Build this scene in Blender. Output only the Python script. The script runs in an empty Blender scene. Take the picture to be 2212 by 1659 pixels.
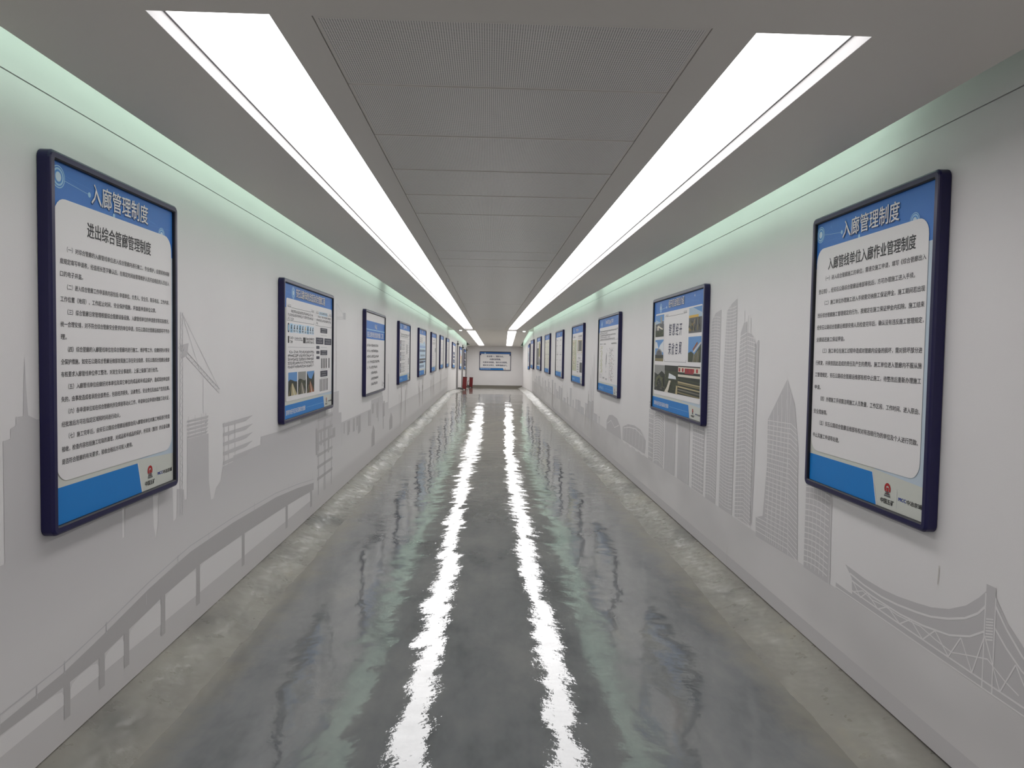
import bpy, bmesh, math, random
from mathutils import Vector, Matrix
from mathutils import noise as mnoise
from mathutils.geometry import tessellate_polygon

# ------------------------------------------------------------------ camera, world, exposure
SC = bpy.context.scene
COL = SC.collection
IW, IH, FPX = 2212.0, 1659.0, 1545.0
CAM_H = 1.72


def unit(v):
    return v / v.length


def cam_axes(vx, vy, roll):
    """rows = world X, Y, Z seen from the camera, the corridor axis meeting the picture at (vx, vy)"""
    d = unit(Vector(((vx - IW / 2) / FPX, -(vy - IH / 2) / FPX, -1.0)))
    up = Vector((math.sin(roll), math.cos(roll), 0.0))
    up = unit(up - d * up.dot(d))
    return Matrix((d.cross(up), d, up))


cam_data = bpy.data.cameras.new('camera')
cam_data.sensor_width = 36.0
cam_data.lens = FPX / IW * 36.0
cam_data.clip_start = 0.02
cam_data.clip_end = 200
cam = bpy.data.objects.new('camera', cam_data)
COL.objects.link(cam)
cam.matrix_world = Matrix.Translation((0, 0, CAM_H)) @ cam_axes(1055.5, 763.0, 0.015).to_4x4()
SC.camera = cam

world = bpy.data.worlds.new('world')
SC.world = world
world.use_nodes = True
world.node_tree.nodes['Background'].inputs[0].default_value = (0.8, 0.85, 0.9, 1)
world.node_tree.nodes['Background'].inputs[1].default_value = 0.05

vs = SC.view_settings
vs.view_transform = 'Standard'
vs.look = 'None'
vs.gamma = 1.0
vs.use_curve_mapping = False
vs.exposure = 0.0
SC.display_settings.display_device = 'sRGB'
DIFFUSER_POWER = 4.9
COVE_POWER = 15.5

# ------------------------------------------------------------------ helpers
random.seed(7)
XL, XR = -1.715, 1.8625          # inner wall faces
CZ = 2.664                       # ceiling underside
CEL, CER = -1.46, 1.60           # ceiling edges (cove gaps outside them)
KY = 30.0                        # where the corridor bends and starts to slope down
EY = 16.3                        # length of the second stretch


def lin(c):
    return tuple((x / 12.92 if x <= 0.04045 else ((x + 0.055) / 1.055) ** 2.4) for x in (v / 255.0 for v in c))


MATS = {}


def mat(name, rgb=(200, 200, 200), rough=0.5, metal=0.0, spec=0.5, emit=None, power=0.0):
    if name in MATS:
        return MATS[name]
    m = bpy.data.materials.new(name)
    m.use_nodes = True
    b = m.node_tree.nodes['Principled BSDF']
    b.inputs['Base Color'].default_value = (*lin(rgb), 1)
    b.inputs['Roughness'].default_value = rough
    b.inputs['Metallic'].default_value = metal
    b.inputs['Specular IOR Level'].default_value = spec
    if emit:
        b.inputs['Emission Color'].default_value = (*emit, 1)
        b.inputs['Emission Strength'].default_value = power
    MATS[name] = m
    return m


class NT:
    """small node helper"""
    def __init__(self, m):
        self.t = m.node_tree
        self.b = self.t.nodes['Principled BSDF']

    def n(self, kind, **kw):
        nd = self.t.nodes.new(kind)
        for k, v in kw.items():
            setattr(nd, k, v)
        return nd

    def l(self, a, b):
        self.t.links.new(a, b)

    def noise(self, vec, scale, detail=3, rough=0.5):
        nd = self.n('ShaderNodeTexNoise')
        nd.inputs['Scale'].default_value = scale
        nd.inputs['Detail'].default_value = detail
        nd.inputs['Roughness'].default_value = rough
        self.l(vec, nd.inputs['Vector'])
        return nd.outputs['Fac']

    def ramp(self, fac, stops):
        nd = self.n('ShaderNodeValToRGB')
        e = nd.color_ramp.elements
        while len(e) < len(stops):
            e.new(0.5)
        for i, (p, c) in enumerate(stops):
            e[i].position = p
            e[i].color = (*c, 1)
        self.l(fac, nd.inputs[0])
        return nd.outputs[0]

    def math(self, op, a, b=None, clamp=False):
        nd = self.n('ShaderNodeMath', operation=op, use_clamp=clamp)
        for i, v in enumerate((a, b)):
            if v is None:
                continue
            if isinstance(v, (int, float)):
                nd.inputs[i].default_value = v
            else:
                self.l(v, nd.inputs[i])
        return nd.outputs[0]

    def mix(self, fac, a, b):
        nd = self.n('ShaderNodeMix', data_type='RGBA')
        for sock, v in ((nd.inputs[0], fac), (nd.inputs[6], a), (nd.inputs[7], b)):
            if isinstance(v, tuple):
                sock.default_value = (*v, 1)
            elif isinstance(v, (int, float)):
                sock.default_value = v
            else:
                self.l(v, sock)
        return nd.outputs[2]

    def pos(self):
        return self.n('ShaderNodeNewGeometry').outputs['Position']

    def scaled(self, vec, s):
        nd = self.n('ShaderNodeMapping')
        nd.inputs['Scale'].default_value = s
        self.l(vec, nd.inputs['Vector'])
        return nd.outputs[0]

    def bump(self, h, strength, dist):
        nd = self.n('ShaderNodeBump')
        nd.inputs['Strength'].default_value = strength
        nd.inputs['Distance'].default_value = dist
        self.l(h, nd.inputs['Height'])
        return nd.outputs[0]


class MB:
    """collects faces, each with a material, and links them as one mesh object"""
    def __init__(self):
        self.v, self.f, self.m, self.mats, self.smooth = [], [], [], [], []

    def slot(self, m):
        if m not in self.mats:
            self.mats.append(m)
        return self.mats.index(m)

    def face(self, pts, m, smooth=False):
        i0 = len(self.v)
        self.v += [tuple(p) for p in pts]
        self.f.append(tuple(range(i0, i0 + len(pts))))
        self.m.append(self.slot(m))
        self.smooth.append(smooth)

    def grid(self, rows, m, smooth=True, flip=False):
        i0 = len(self.v)
        nc = len(rows[0])
        for r in rows:
            self.v += [tuple(p) for p in r]
        s = self.slot(m)
        for i in range(len(rows) - 1):
            for j in range(nc - 1):
                a = i0 + i * nc + j
                q = (a, a + 1, a + nc + 1, a + nc)
                self.f.append(q[::-1] if flip else q)
                self.m.append(s)
                self.smooth.append(smooth)

    def box(self, x0, x1, y0, y1, z0, z1, m, fn=None):
        c = [(x, y, z) for x in (x0, x1) for y in (y0, y1) for z in (z0, z1)]
        if fn:
            c = [fn(*p) for p in c]
        i0 = len(self.v)
        self.v += [tuple(p) for p in c]
        s = self.slot(m)
        for q in ((0, 1, 3, 2), (4, 6, 7, 5), (0, 4, 5, 1), (2, 3, 7, 6), (0, 2, 6, 4), (1, 5, 7, 3)):
            self.f.append(tuple(i0 + k for k in q))
            self.m.append(s)
            self.smooth.append(False)

    def tube(self, pts, r, m, n=10):
        rows = []
        for i, p in enumerate(pts):
            p = Vector(p)
            t = unit(Vector(pts[min(i + 1, len(pts) - 1)]) - Vector(pts[max(i - 1, 0)]))
            a = t.cross(Vector((0, 0, 1)))
            a = unit(a) if a.length > 1e-4 else Vector((1, 0, 0))
            b = t.cross(a)
            rows.append([p + (a * math.cos(k * 2 * math.pi / n) + b * math.sin(k * 2 * math.pi / n)) * r for k in range(n + 1)])
        self.grid(rows, m)
        self.face(rows[0][:n], m)
        self.face(rows[-1][:n][::-1], m)

    def build(self, name, parent=None, loc=None, rotz=0.0, bevel=0.0):
        me = bpy.data.meshes.new(name)
        me.from_pydata(self.v, [], self.f)
        for m in self.mats:
            me.materials.append(m)
        me.polygons.foreach_set('material_index', self.m)
        me.polygons.foreach_set('use_smooth', self.smooth)
        me.update()
        bm = bmesh.new()
        bm.from_mesh(me)
        bmesh.ops.remove_doubles(bm, verts=bm.verts, dist=1e-6) if bevel else None
        bm.to_mesh(me)
        bm.free()
        o = bpy.data.objects.new(name, me)
        COL.objects.link(o)
        if parent:
            o.parent = parent
        if loc:
            o.location = loc
        if rotz:
            o.rotation_euler = (0, 0, rotz)
        if bevel:
            md = o.modifiers.new('bevel', 'BEVEL')
            md.width = bevel
            md.segments = 2
            md.limit_method = 'ANGLE'
        return o


def thing(name, label, cat, loc=(0, 0, 0), rot=(0, 0, 0), group=None):
    o = bpy.data.objects.new(name, None)
    o.empty_display_size = 0.1
    COL.objects.link(o)
    o.location = loc
    o.rotation_euler = rot
    o['label'] = label
    o['category'] = cat
    if group:
        o['group'] = group
    return o


def struct(o):
    o['kind'] = 'structure'
    return o


# second stretch: its own frame, turned 1.2 degrees to the right and falling 1.8 degrees
S2O = Vector((0.074, KY, 0.0))
S2Y = unit(Vector((0.02085, 0.99929, -0.03134)))
S2X = unit(S2Y.cross(Vector((0, 0, 1))))
S2Z = S2X.cross(S2Y)
S2M = Matrix((S2X, S2Y, S2Z)).transposed()
W2 = 1.785


def s2(x, y, z):
    return S2O + S2X * x + S2Y * y + S2Z * z


# ------------------------------------------------------------------ materials of the shell
WALL = mat('wall_paint', (226, 224, 225), 0.55, spec=0.3)
t = NT(WALL)
p = t.pos()
t.l(t.mix(t.noise(p, 1.3, 4), (*lin((229, 226, 226)),), (*lin((238, 235, 235)),)), t.b.inputs['Base Color'])
t.l(t.bump(t.noise(p, 350, 2), 0.15, 0.002), t.b.inputs['Normal'])

CEIL = mat('ceiling_paint', (214, 209, 203), 0.45, spec=0.35)
DARK = mat('dark_gap', (26, 27, 26), 0.8)
LINER = mat('light_reveal_paint', (150, 148, 148), 0.5)

PERF = mat('perforated_metal', (176, 173, 170), 0.36, spec=0.5)
t = NT(PERF)
sep = t.n('ShaderNodeSeparateXYZ')
t.l(t.pos(), sep.inputs[0])
PX = 0.0075


def cell(sock):
    return t.math('SUBTRACT', t.math('FRACT', t.math('DIVIDE', sock, PX)), 0.5)


fx, fy = cell(sep.outputs[0]), cell(sep.outputs[1])
d2 = t.math('ADD', t.math('MULTIPLY', fx, fx), t.math('MULTIPLY', fy, fy))
hole = t.math('LESS_THAN', d2, 0.085)
t.l(t.mix(hole, lin((228, 224, 220)), lin((86, 84, 83))), t.b.inputs['Base Color'])

FLOOR = mat('floor_epoxy', (110, 112, 110), 0.1)
t = NT(FLOOR)
p = t.pos()
big = t.noise(t.scaled(p, (1, 0.45, 1)), 1.6, 5, 0.62)
base = t.ramp(big, [(0.30, lin((84, 88, 90))), (0.46, lin((112, 115, 116))), (0.62, lin((126, 128, 127))), (0.8, lin((142, 141, 133)))])
sep = t.n('ShaderNodeSeparateXYZ')
t.l(p, sep.inputs[0])
# yellowish stained epoxy towards both edges; paler beige-grey with distance
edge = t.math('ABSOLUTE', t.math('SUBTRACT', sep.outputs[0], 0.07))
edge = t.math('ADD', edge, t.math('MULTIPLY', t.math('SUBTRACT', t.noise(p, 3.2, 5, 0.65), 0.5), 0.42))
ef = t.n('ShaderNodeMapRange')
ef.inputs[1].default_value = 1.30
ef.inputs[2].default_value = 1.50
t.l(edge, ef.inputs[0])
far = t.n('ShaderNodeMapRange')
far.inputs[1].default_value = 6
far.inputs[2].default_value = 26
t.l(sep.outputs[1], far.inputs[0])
far_tone = t.mix(t.math('MULTIPLY', far.outputs[0], 0.75), base, lin((166, 163, 151)))
t.l(t.mix(t.math('MULTIPLY', ef.outputs[0], 0.6), far_tone, lin((142, 137, 120))), t.b.inputs['Base Color'])
scr = t.noise(t.scaled(p, (1, 0.7, 1)), 22, 4, 0.6)
t.l(t.ramp(scr, [(0.35, (0.012,) * 3), (0.75, (0.05,) * 3)]), t.b.inputs['Roughness'])
t.b.inputs['IOR'].default_value = 1.75
t.l(t.bump(t.noise(t.scaled(p, (1, 1.3, 1)), 24, 3, 0.5), 1.0, 0.0007), t.b.inputs['Normal'])

COVE = mat('cove_epoxy', (150, 145, 130), 0.2)
t = NT(COVE)
p = t.pos()
t.l(t.ramp(t.noise(t.scaled(p, (1, 0.6, 1)), 2.2, 4, 0.55), [(0.28, lin((100, 99, 95))), (0.44, lin((134, 131, 124))), (0.62, lin((146, 143, 134))), (0.8, lin((164, 157, 136)))]), t.b.inputs['Base Color'])
t.l(t.ramp(t.noise(p, 9, 4), [(0.3, (0.24,) * 3), (0.75, (0.46,) * 3)]), t.b.inputs['Roughness'])
glint = t.math('MULTIPLY', t.math('SUBTRACT', t.noise(p, 3.5, 2), 0.47, True), 2.2)
t.l(t.bump(t.math('ADD', t.noise(p, 6, 2), t.math('MULTIPLY', t.math('MULTIPLY', t.noise(p, 45, 3), glint), 0.22)), 0.9, 0.02), t.b.inputs['Normal'])

ENDBASE = mat('end_base_paint', (112, 108, 98), 0.4)
LIGHT = mat('diffuser_glow', (255, 255, 255), 0.4, emit=(1.0, 0.985, 0.985), power=DIFFUSER_POWER)
LED = mat('led_mint_glow', (220, 255, 235), 0.4, emit=(0.72, 1.0, 0.83), power=COVE_POWER)

# ------------------------------------------------------------------ shell: walls, floor, coves, ceiling
Y0 = -6.5


def wall_mesh(x, out):
    b = MB()
    xo = x + out * 0.10
    a, c = (x, xo) if x < xo else (xo, x)
    b.box(a, c, Y0, KY, 0.106, 2.687, WALL)
    b.box(a, c, Y0, KY, 2.692, 3.02, WALL)
    g = x + out * 0.012
    b.box(min(g, xo), max(g, xo), Y0, KY, -0.05, 0.106, DARK)
    b.box(min(g, xo), max(g, xo), Y0, KY, 2.687, 2.692, DARK)
    xx = out * W2
    xb = out * (W2 + 0.10)
    b.box(min(xx, xb), max(xx, xb), -0.02, EY + 0.1, 0.106, 3.02, WALL, s2)
    xx = out * (W2 + 0.012)
    b.box(min(xx, xb), max(xx, xb), -0.02, EY + 0.1, -0.05, 0.106, DARK, s2)
    return b


wall_left = struct(wall_mesh(XL, -1).build('wall_left'))
wall_right = struct(wall_mesh(XR, 1).build('wall_right'))
b = MB()
b.box(-W2 - 0.1, W2 + 0.1, EY, EY + 0.1, 0.0, 3.02, WALL, s2)
wall_end = struct(b.build('wall_end'))
b = MB()
b.box(XL - 0.1, XR + 0.1, Y0 - 0.1, Y0, 0.0, 3.02, WALL)
wall_back = struct(b.build('wall_back'))

b = MB()


def ripple(x, y):
    # the hand-trowelled epoxy is not flat: long swells, short ripples
    return (0.0060 * mnoise.noise((x * 1.5, y * 1.0, 0.0)) + 0.0018 * mnoise.noise((x * 5.0, y * 5.0, 7.0)) + 0.0013 * mnoise.noise((x * 10.0, y * 13.0, 3.0)))


XS = [XL - 0.1 + i * (XR - XL + 0.2) / 120 for i in range(121)]
YS = [Y0 - 0.1 + i * (KY - Y0 + 0.1) / 1200 for i in range(1201)]
b.grid([[(x, y, ripple(x, y) * min(1.0, (KY - y) / 0.3)) for x in XS] for y in YS], FLOOR, flip=False)
XS2 = [-W2 - 0.1 + i * (2 * W2 + 0.2) / 80 for i in range(81)]
b.grid([[s2(x, y, ripple(x, y + 40) * min(1.0, y / 0.3)) for x in XS2] for y in [i * (EY + 0.1) / 400 for i in range(401)]], FLOOR, flip=False)
b.box(XL - 0.1, XR + 0.1, Y0 - 0.1, KY, -0.12, -0.012, FLOOR)
b.box(-W2 - 0.1, W2 + 0.1, 0.0, EY + 0.1, -0.12, -0.012, FLOOR, s2)
floor = struct(b.build('floor'))

# cove skirting trowelled by hand: a lumpy sloped fillet between wall and floor
CP = [(0.0, 0.100), (0.035, 0.094), (0.09, 0.074), (0.15, 0.046), (0.21, 0.022), (0.265, 0.006), (0.31, -0.004)]


def smooth_noise(seed):
    r = random.Random(seed)
    ks = [(r.uniform(0.7, 9.0), r.uniform(0, 6.28)) for _ in range(9)]
    return lambda y: sum(math.sin(k * y + ph) / (1 + 0.35 * k) for k, ph in ks) / 3.0


def cove(x, inward, x2, name, seed):
    b = MB()
    n1, n2, n3 = smooth_noise(seed), smooth_noise(seed + 1), smooth_noise(seed + 2)
    for seg in (0, 1):
        rows = []
        n = 560 if seg == 0 else 120
        y0, y1 = (Y0, KY) if seg == 0 else (0.0, EY)
        xs = x if seg == 0 else x2
        for i in range(n + 1):
            y = y0 + (y1 - y0) * i / n
            yy = y + 40 * seg
            row = []
            for j, (d, z) in enumerate(CP):
                w = math.sin(math.pi * j / (len(CP) - 1))
                dd = d * (1 + 0.10 * n2(yy * 0.8) * (j / 6.0)) - 0.008
                zz = z + (0.010 * n1(yy) + 0.006 * n3(yy * 2.1 + j * 1.7)) * w
                if j == 0:
                    zz += 0.003 * n3(yy * 1.5)
                q = (xs + inward * dd, y, zz)
                row.append(s2(*q) if seg else q)
            rows.append(row)
        b.grid(rows, COVE, flip=inward > 0)
    return struct(b.build(name))


cove(XL, 1, -W2, 'baseboard_left', 3)
cove(XR, -1, W2, 'baseboard_right', 11)
b = MB()
rows = [[s2(-W2 + i * 2 * W2 / 30, EY - d, z * 1.6) for d, z in ((0.0, 0.1), (0.03, 0.095), (0.08, 0.06), (0.15, 0.02), (0.2, -0.002))] for i in range(31)]
b.grid(rows, ENDBASE)
struct(b.build('baseboard_end'))

# ceiling: painted slabs left and right of the lights, a lid over the cove, lintels at the bend
T = 0.05
LL, LR, RL, RR = -0.977, -0.632, 0.765, 1.109
PL, PR = -0.515, 0.632
LY0, LY1, RY0, RY1 = 2.08, 29.0, 2.10, 29.2
b = MB()
BY0, BY1 = -5.6, 0.9           # unseen second pair of strips, added to brighten the near walls and floor
b.box(CEL, CER, Y0, BY0, CZ, CZ + T, CEIL)
b.box(CEL, CER, BY1, 2.08, CZ, CZ + T, CEIL)
for x0, x1 in ((CEL, LL), (LR, RL), (RR, CER)):
    b.box(x0, x1, BY0, BY1, CZ, CZ + T, CEIL)
for x0, x1 in ((CEL, LL), (LR, PL), (PR, RL), (RR, CER)):
    b.box(x0, x1, 2.08, 29.0, CZ, CZ + T, CEIL)
b.box(RL, RR, 2.08, 2.10, CZ, CZ + T, CEIL)
b.box(PL, PR, 2.08, 29.0, CZ + 0.028, CZ + T, DARK)
b.box(CEL, RL, 29.0, KY, CZ, CZ + T, CEIL)
b.box(RR, CER, 29.0, KY, CZ, CZ + T, CEIL)
b.box(RL, RR, 29.2, KY, CZ, CZ + T, CEIL)
C2L, C2R = -1.545, 1.605
L2 = (-1.03, -0.66)
R2 = (0.715, 1.09)
for x0, x1 in ((C2L, L2[0]), (L2[1], R2[0]), (R2[1], C2R)):
    b.box(x0, x1, -0.02, EY, CZ, CZ + T, CEIL, s2)
for x0, x1 in (L2, R2):
    b.box(x0, x1, -0.02, 0.15, CZ, CZ + T, CEIL, s2)
    b.box(x0, x1, 15.2, EY, CZ, CZ + T, CEIL, s2)
b.box(XL - 0.1, XR + 0.1, Y0 - 0.1, KY, 3.02, 3.08, WALL)
b.box(-W2 - 0.1, W2 + 0.1, 0, EY + 0.1, 3.02, 3.08, WALL, s2)
for x0, x1 in ((XL, CEL), (CER, XR)):
    b.box(x0, x1, 29.88, 30.02, CZ, 3.02, CEIL)
b.box(-W2, C2L, 15.35, EY, CZ, CZ + T, CEIL, s2)
b.box(C2R, W2, 15.35, EY, CZ, CZ + T, CEIL, s2)
ceiling = struct(b.build('ceiling'))

edges = [2.085]
y = 2.60
while y < 28.9:
    edges.append(y)
    y += 0.588
edges.append(28.99)
rp = random.Random(5)
for y0, y1 in zip(edges[:-1], edges[1:]):
    b = MB()
    e, l, z = 0.0012, 0.011, CZ + 0.003
    tilt = rp.uniform(-1, 1) * 0.0012
    ya, yb = y0 + e, y1 - e
    xa, xb = PL + 0.0025, PR - 0.0025

    def zz(y, z=z, y0=y0, y1=y1, tilt=tilt):
        return z + tilt * (2 * (y - y0) / (y1 - y0) - 1)
    # perforated field, plain folded rims, upturned edges
    b.face([(xa + l, ya + l, zz(ya)), (xa + l, yb - l, zz(yb)), (xb - l, yb - l, zz(yb)), (xb - l, ya + l, zz(ya))], PERF)
    for (p0, p1, p2, p3) in (((xa, ya), (xb, ya), (xb - l, ya + l), (xa + l, ya + l)), ((xb, yb), (xa, yb), (xa + l, yb - l), (xb - l, yb - l)),
                             ((xa, yb), (xa, ya), (xa + l, ya + l), (xa + l, yb - l)), ((xb, ya), (xb, yb), (xb - l, yb - l), (xb - l, ya + l))):
        b.face([(q[0], q[1], zz(q[1])) for q in (p0, p1, p2, p3)], CEIL)
    for (p0, p1) in (((xa, ya), (xb, ya)), ((xb, ya), (xb, yb)), ((xb, yb), (xa, yb)), ((xa, yb), (xa, ya))):
        b.face([(p0[0], p0[1], zz(p0[1])), (p0[0], p0[1], CZ + 0.027), (p1[0], p1[1], CZ + 0.027), (p1[0], p1[1], zz(p1[1]))], CEIL)
    b.build('perforated_panel', ceiling)


# ------------------------------------------------------------------ lamps
LIGHT_FAR = mat('far_diffuser_glow', (255, 255, 255), 0.4, emit=(1.0, 0.985, 0.985), power=DIFFUSER_POWER * 1.35)


def recessed_light(label, x0, x1, y0, y1, second=False, glow=None):
    o = thing('ceiling_light', label, 'ceiling light', group='recessed corridor lights')
    if second:
        o.matrix_world = Matrix.Translation(S2O) @ S2M.to_4x4()
    else:
        o.location = (0, 0, 0)
    d = 0.054
    b = MB()
    g = 0.001
    b.box(x0 - 0.012, x0 + g, y0 - 0.012, y1 + 0.012, CZ + 0.0005, CZ + 0.075, LINER)
    b.box(x1 - g, x1 + 0.012, y0 - 0.012, y1 + 0.012, CZ + 0.0005, CZ + 0.075, LINER)
    b.box(x0 + g, x1 - g, y0 - 0.012, y0 + g, CZ + 0.0005, CZ + 0.075, LINER)
    b.box(x0 + g, x1 - g, y1 - g, y1 + 0.012, CZ + 0.0005, CZ + 0.075, LINER)
    b.box(x0 - 0.012, x1 + 0.012, y0 - 0.012, y1 + 0.012, CZ + 0.075, CZ + 0.085, LINER)
    b.build('housing', o)
    rim = mat('diffuser_rim', (150, 148, 150), 0.5)
    b = MB()
    w = 0.006
    for a in ((x0 + g, x0 + g + w, y0 + g, y1 - g), (x1 - g - w, x1 - g, y0 + g, y1 - g), (x0 + g + w, x1 - g - w, y0 + g, y0 + g + w), (x0 + g + w, x1 - g - w, y1 - g - w, y1 - g)):
        b.box(*a, CZ + d - 0.004, CZ + d + 0.002, rim)
    b.build('rim', o)
    b = MB()
    b.face([(x0 + 0.007, y0 + 0.007, CZ + d), (x0 + 0.007, y1 - 0.007, CZ + d), (x1 - 0.007, y1 - 0.007, CZ + d), (x1 - 0.007, y0 + 0.007, CZ + d)], glow or LIGHT)
    b.build('diffuser', o)
    return o


recessed_light('long white recessed light strip in the ceiling along the left side', LL, LR, LY0, LY1)
recessed_light('long white recessed light strip in the ceiling along the right side', RL, RR, RY0, RY1)
recessed_light('added white fill light strip, unseen behind the viewpoint, left side', LL, LR, BY0, BY1, glow=LIGHT_FAR)
recessed_light('added white fill light strip, unseen behind the viewpoint, right side', RL, RR, BY0, BY1, glow=LIGHT_FAR)
recessed_light('short white light strip in the far sloping ceiling, left of centre', L2[0], L2[1], 0.15, 15.2, True, LIGHT_FAR)
recessed_light('short white light strip in the far sloping ceiling, right of centre', R2[0], R2[1], 0.15, 15.2, True, LIGHT_FAR)


def led_strip(label, x, y0, y1, out, second=False):
    o = thing('cove_light', label, 'led strip', group='mint cove lights above the ceiling edges')
    if second:
        o.matrix_world = Matrix.Translation(S2O) @ S2M.to_4x4()
    b = MB()
    xi = x - out * 0.03
    b.box(min(x, xi), max(x, xi), y0, y1, CZ + T + 0.001, CZ + T + 0.012, LINER)
    b.build('channel', o)
    b = MB()
    xa, xb = x - out * 0.004, x - out * 0.026
    b.box(min(xa, xb), max(xa, xb), y0, y1, CZ + T + 0.0125, CZ + T + 0.026, LED)
    b.build('led_tape', o)


for y0, y1, tx in ((0.6, 11.3, 'left ceiling edge nearest the camera'), (11.95, 20.6, 'left ceiling edge past the third poster'), (21.1, 29.8, 'left ceiling edge before the bend')):
    led_strip('mint green cove light glowing above the ' + tx, CEL, y0, y1, -1)
for y0, y1, tx in ((3.25, 11.9, 'right ceiling edge nearest the camera'), (12.4, 21.3, 'right ceiling edge past the fourth poster'), (21.75, 29.8, 'right ceiling edge before the bend')):
    led_strip('mint green cove light glowing above the ' + tx, CER, y0, y1, 1)
led_strip('mint green cove light above the far sloping left ceiling edge', C2L, 0.3, 15.1, -1, True)
led_strip('mint green cove light above the far sloping right ceiling edge', C2R, 0.3, 15.1, 1, True)

SPOT = mat('small_lamp_glow', (255, 255, 255), 0.4, emit=(0.95, 1.0, 0.97), power=1.6)
for x, tx in ((-1.165, 'left'), (1.452, 'right')):
    o = thing('small_lamp', 'small white rectangular lamp under the ceiling at the far bend, %s side' % tx, 'lamp', (x, 29.6, CZ), group='small lamps at the bend')
    b = MB()
    b.box(-0.062, 0.062, 0, 0.05, -0.052, -0.0005, LINER)
    b.build('lamp_body', o)
    b = MB()
    b.box(-0.056, 0.056, -0.004, -0.0005, -0.048, -0.005, SPOT)
    b.build('lamp_lens', o)

# ------------------------------------------------------------------ printed surfaces
PM = {}


def ink(name, rgb, rough=0.45):
    if name not in PM:
        PM[name] = mat('print_' + name, rgb, rough, spec=0.35)
    return PM[name]


for nm, c in dict(white=(236, 233, 233), back=(212, 214, 206), backblue=(196, 210, 222), blue=(56, 122, 204), blue2=(76, 140, 214), foot=(24, 128, 208), paleblue=(160, 205, 235),
                  ice=(205, 226, 242), black=(28, 27, 30), text=(44, 42, 46), greytext=(95, 93, 97), lightgrey=(180, 180, 182), navy=(40, 40, 62), ink=(34, 36, 74), red=(176, 42, 44), logoblue=(30, 60, 150),
                  shadow=(40, 70, 120), sky=(96, 150, 208), skypale=(176, 198, 216), cloud=(226, 230, 234), leaf=(58, 66, 42), leaf2=(86, 90, 56), forest=(38, 44, 34), earth=(132, 122, 84),
                  road=(120, 116, 104), sand=(190, 176, 134), rust=(150, 84, 46), yellow=(214, 172, 70), concrete=(150, 150, 146), brickred=(150, 40, 50), pale=(222, 214, 196), stone=(92, 92, 94),
                  olive=(170, 172, 84), pink=(222, 170, 168), sage=(200, 204, 176), cream=(228, 226, 212)).items():
    ink(nm, c)


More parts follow.
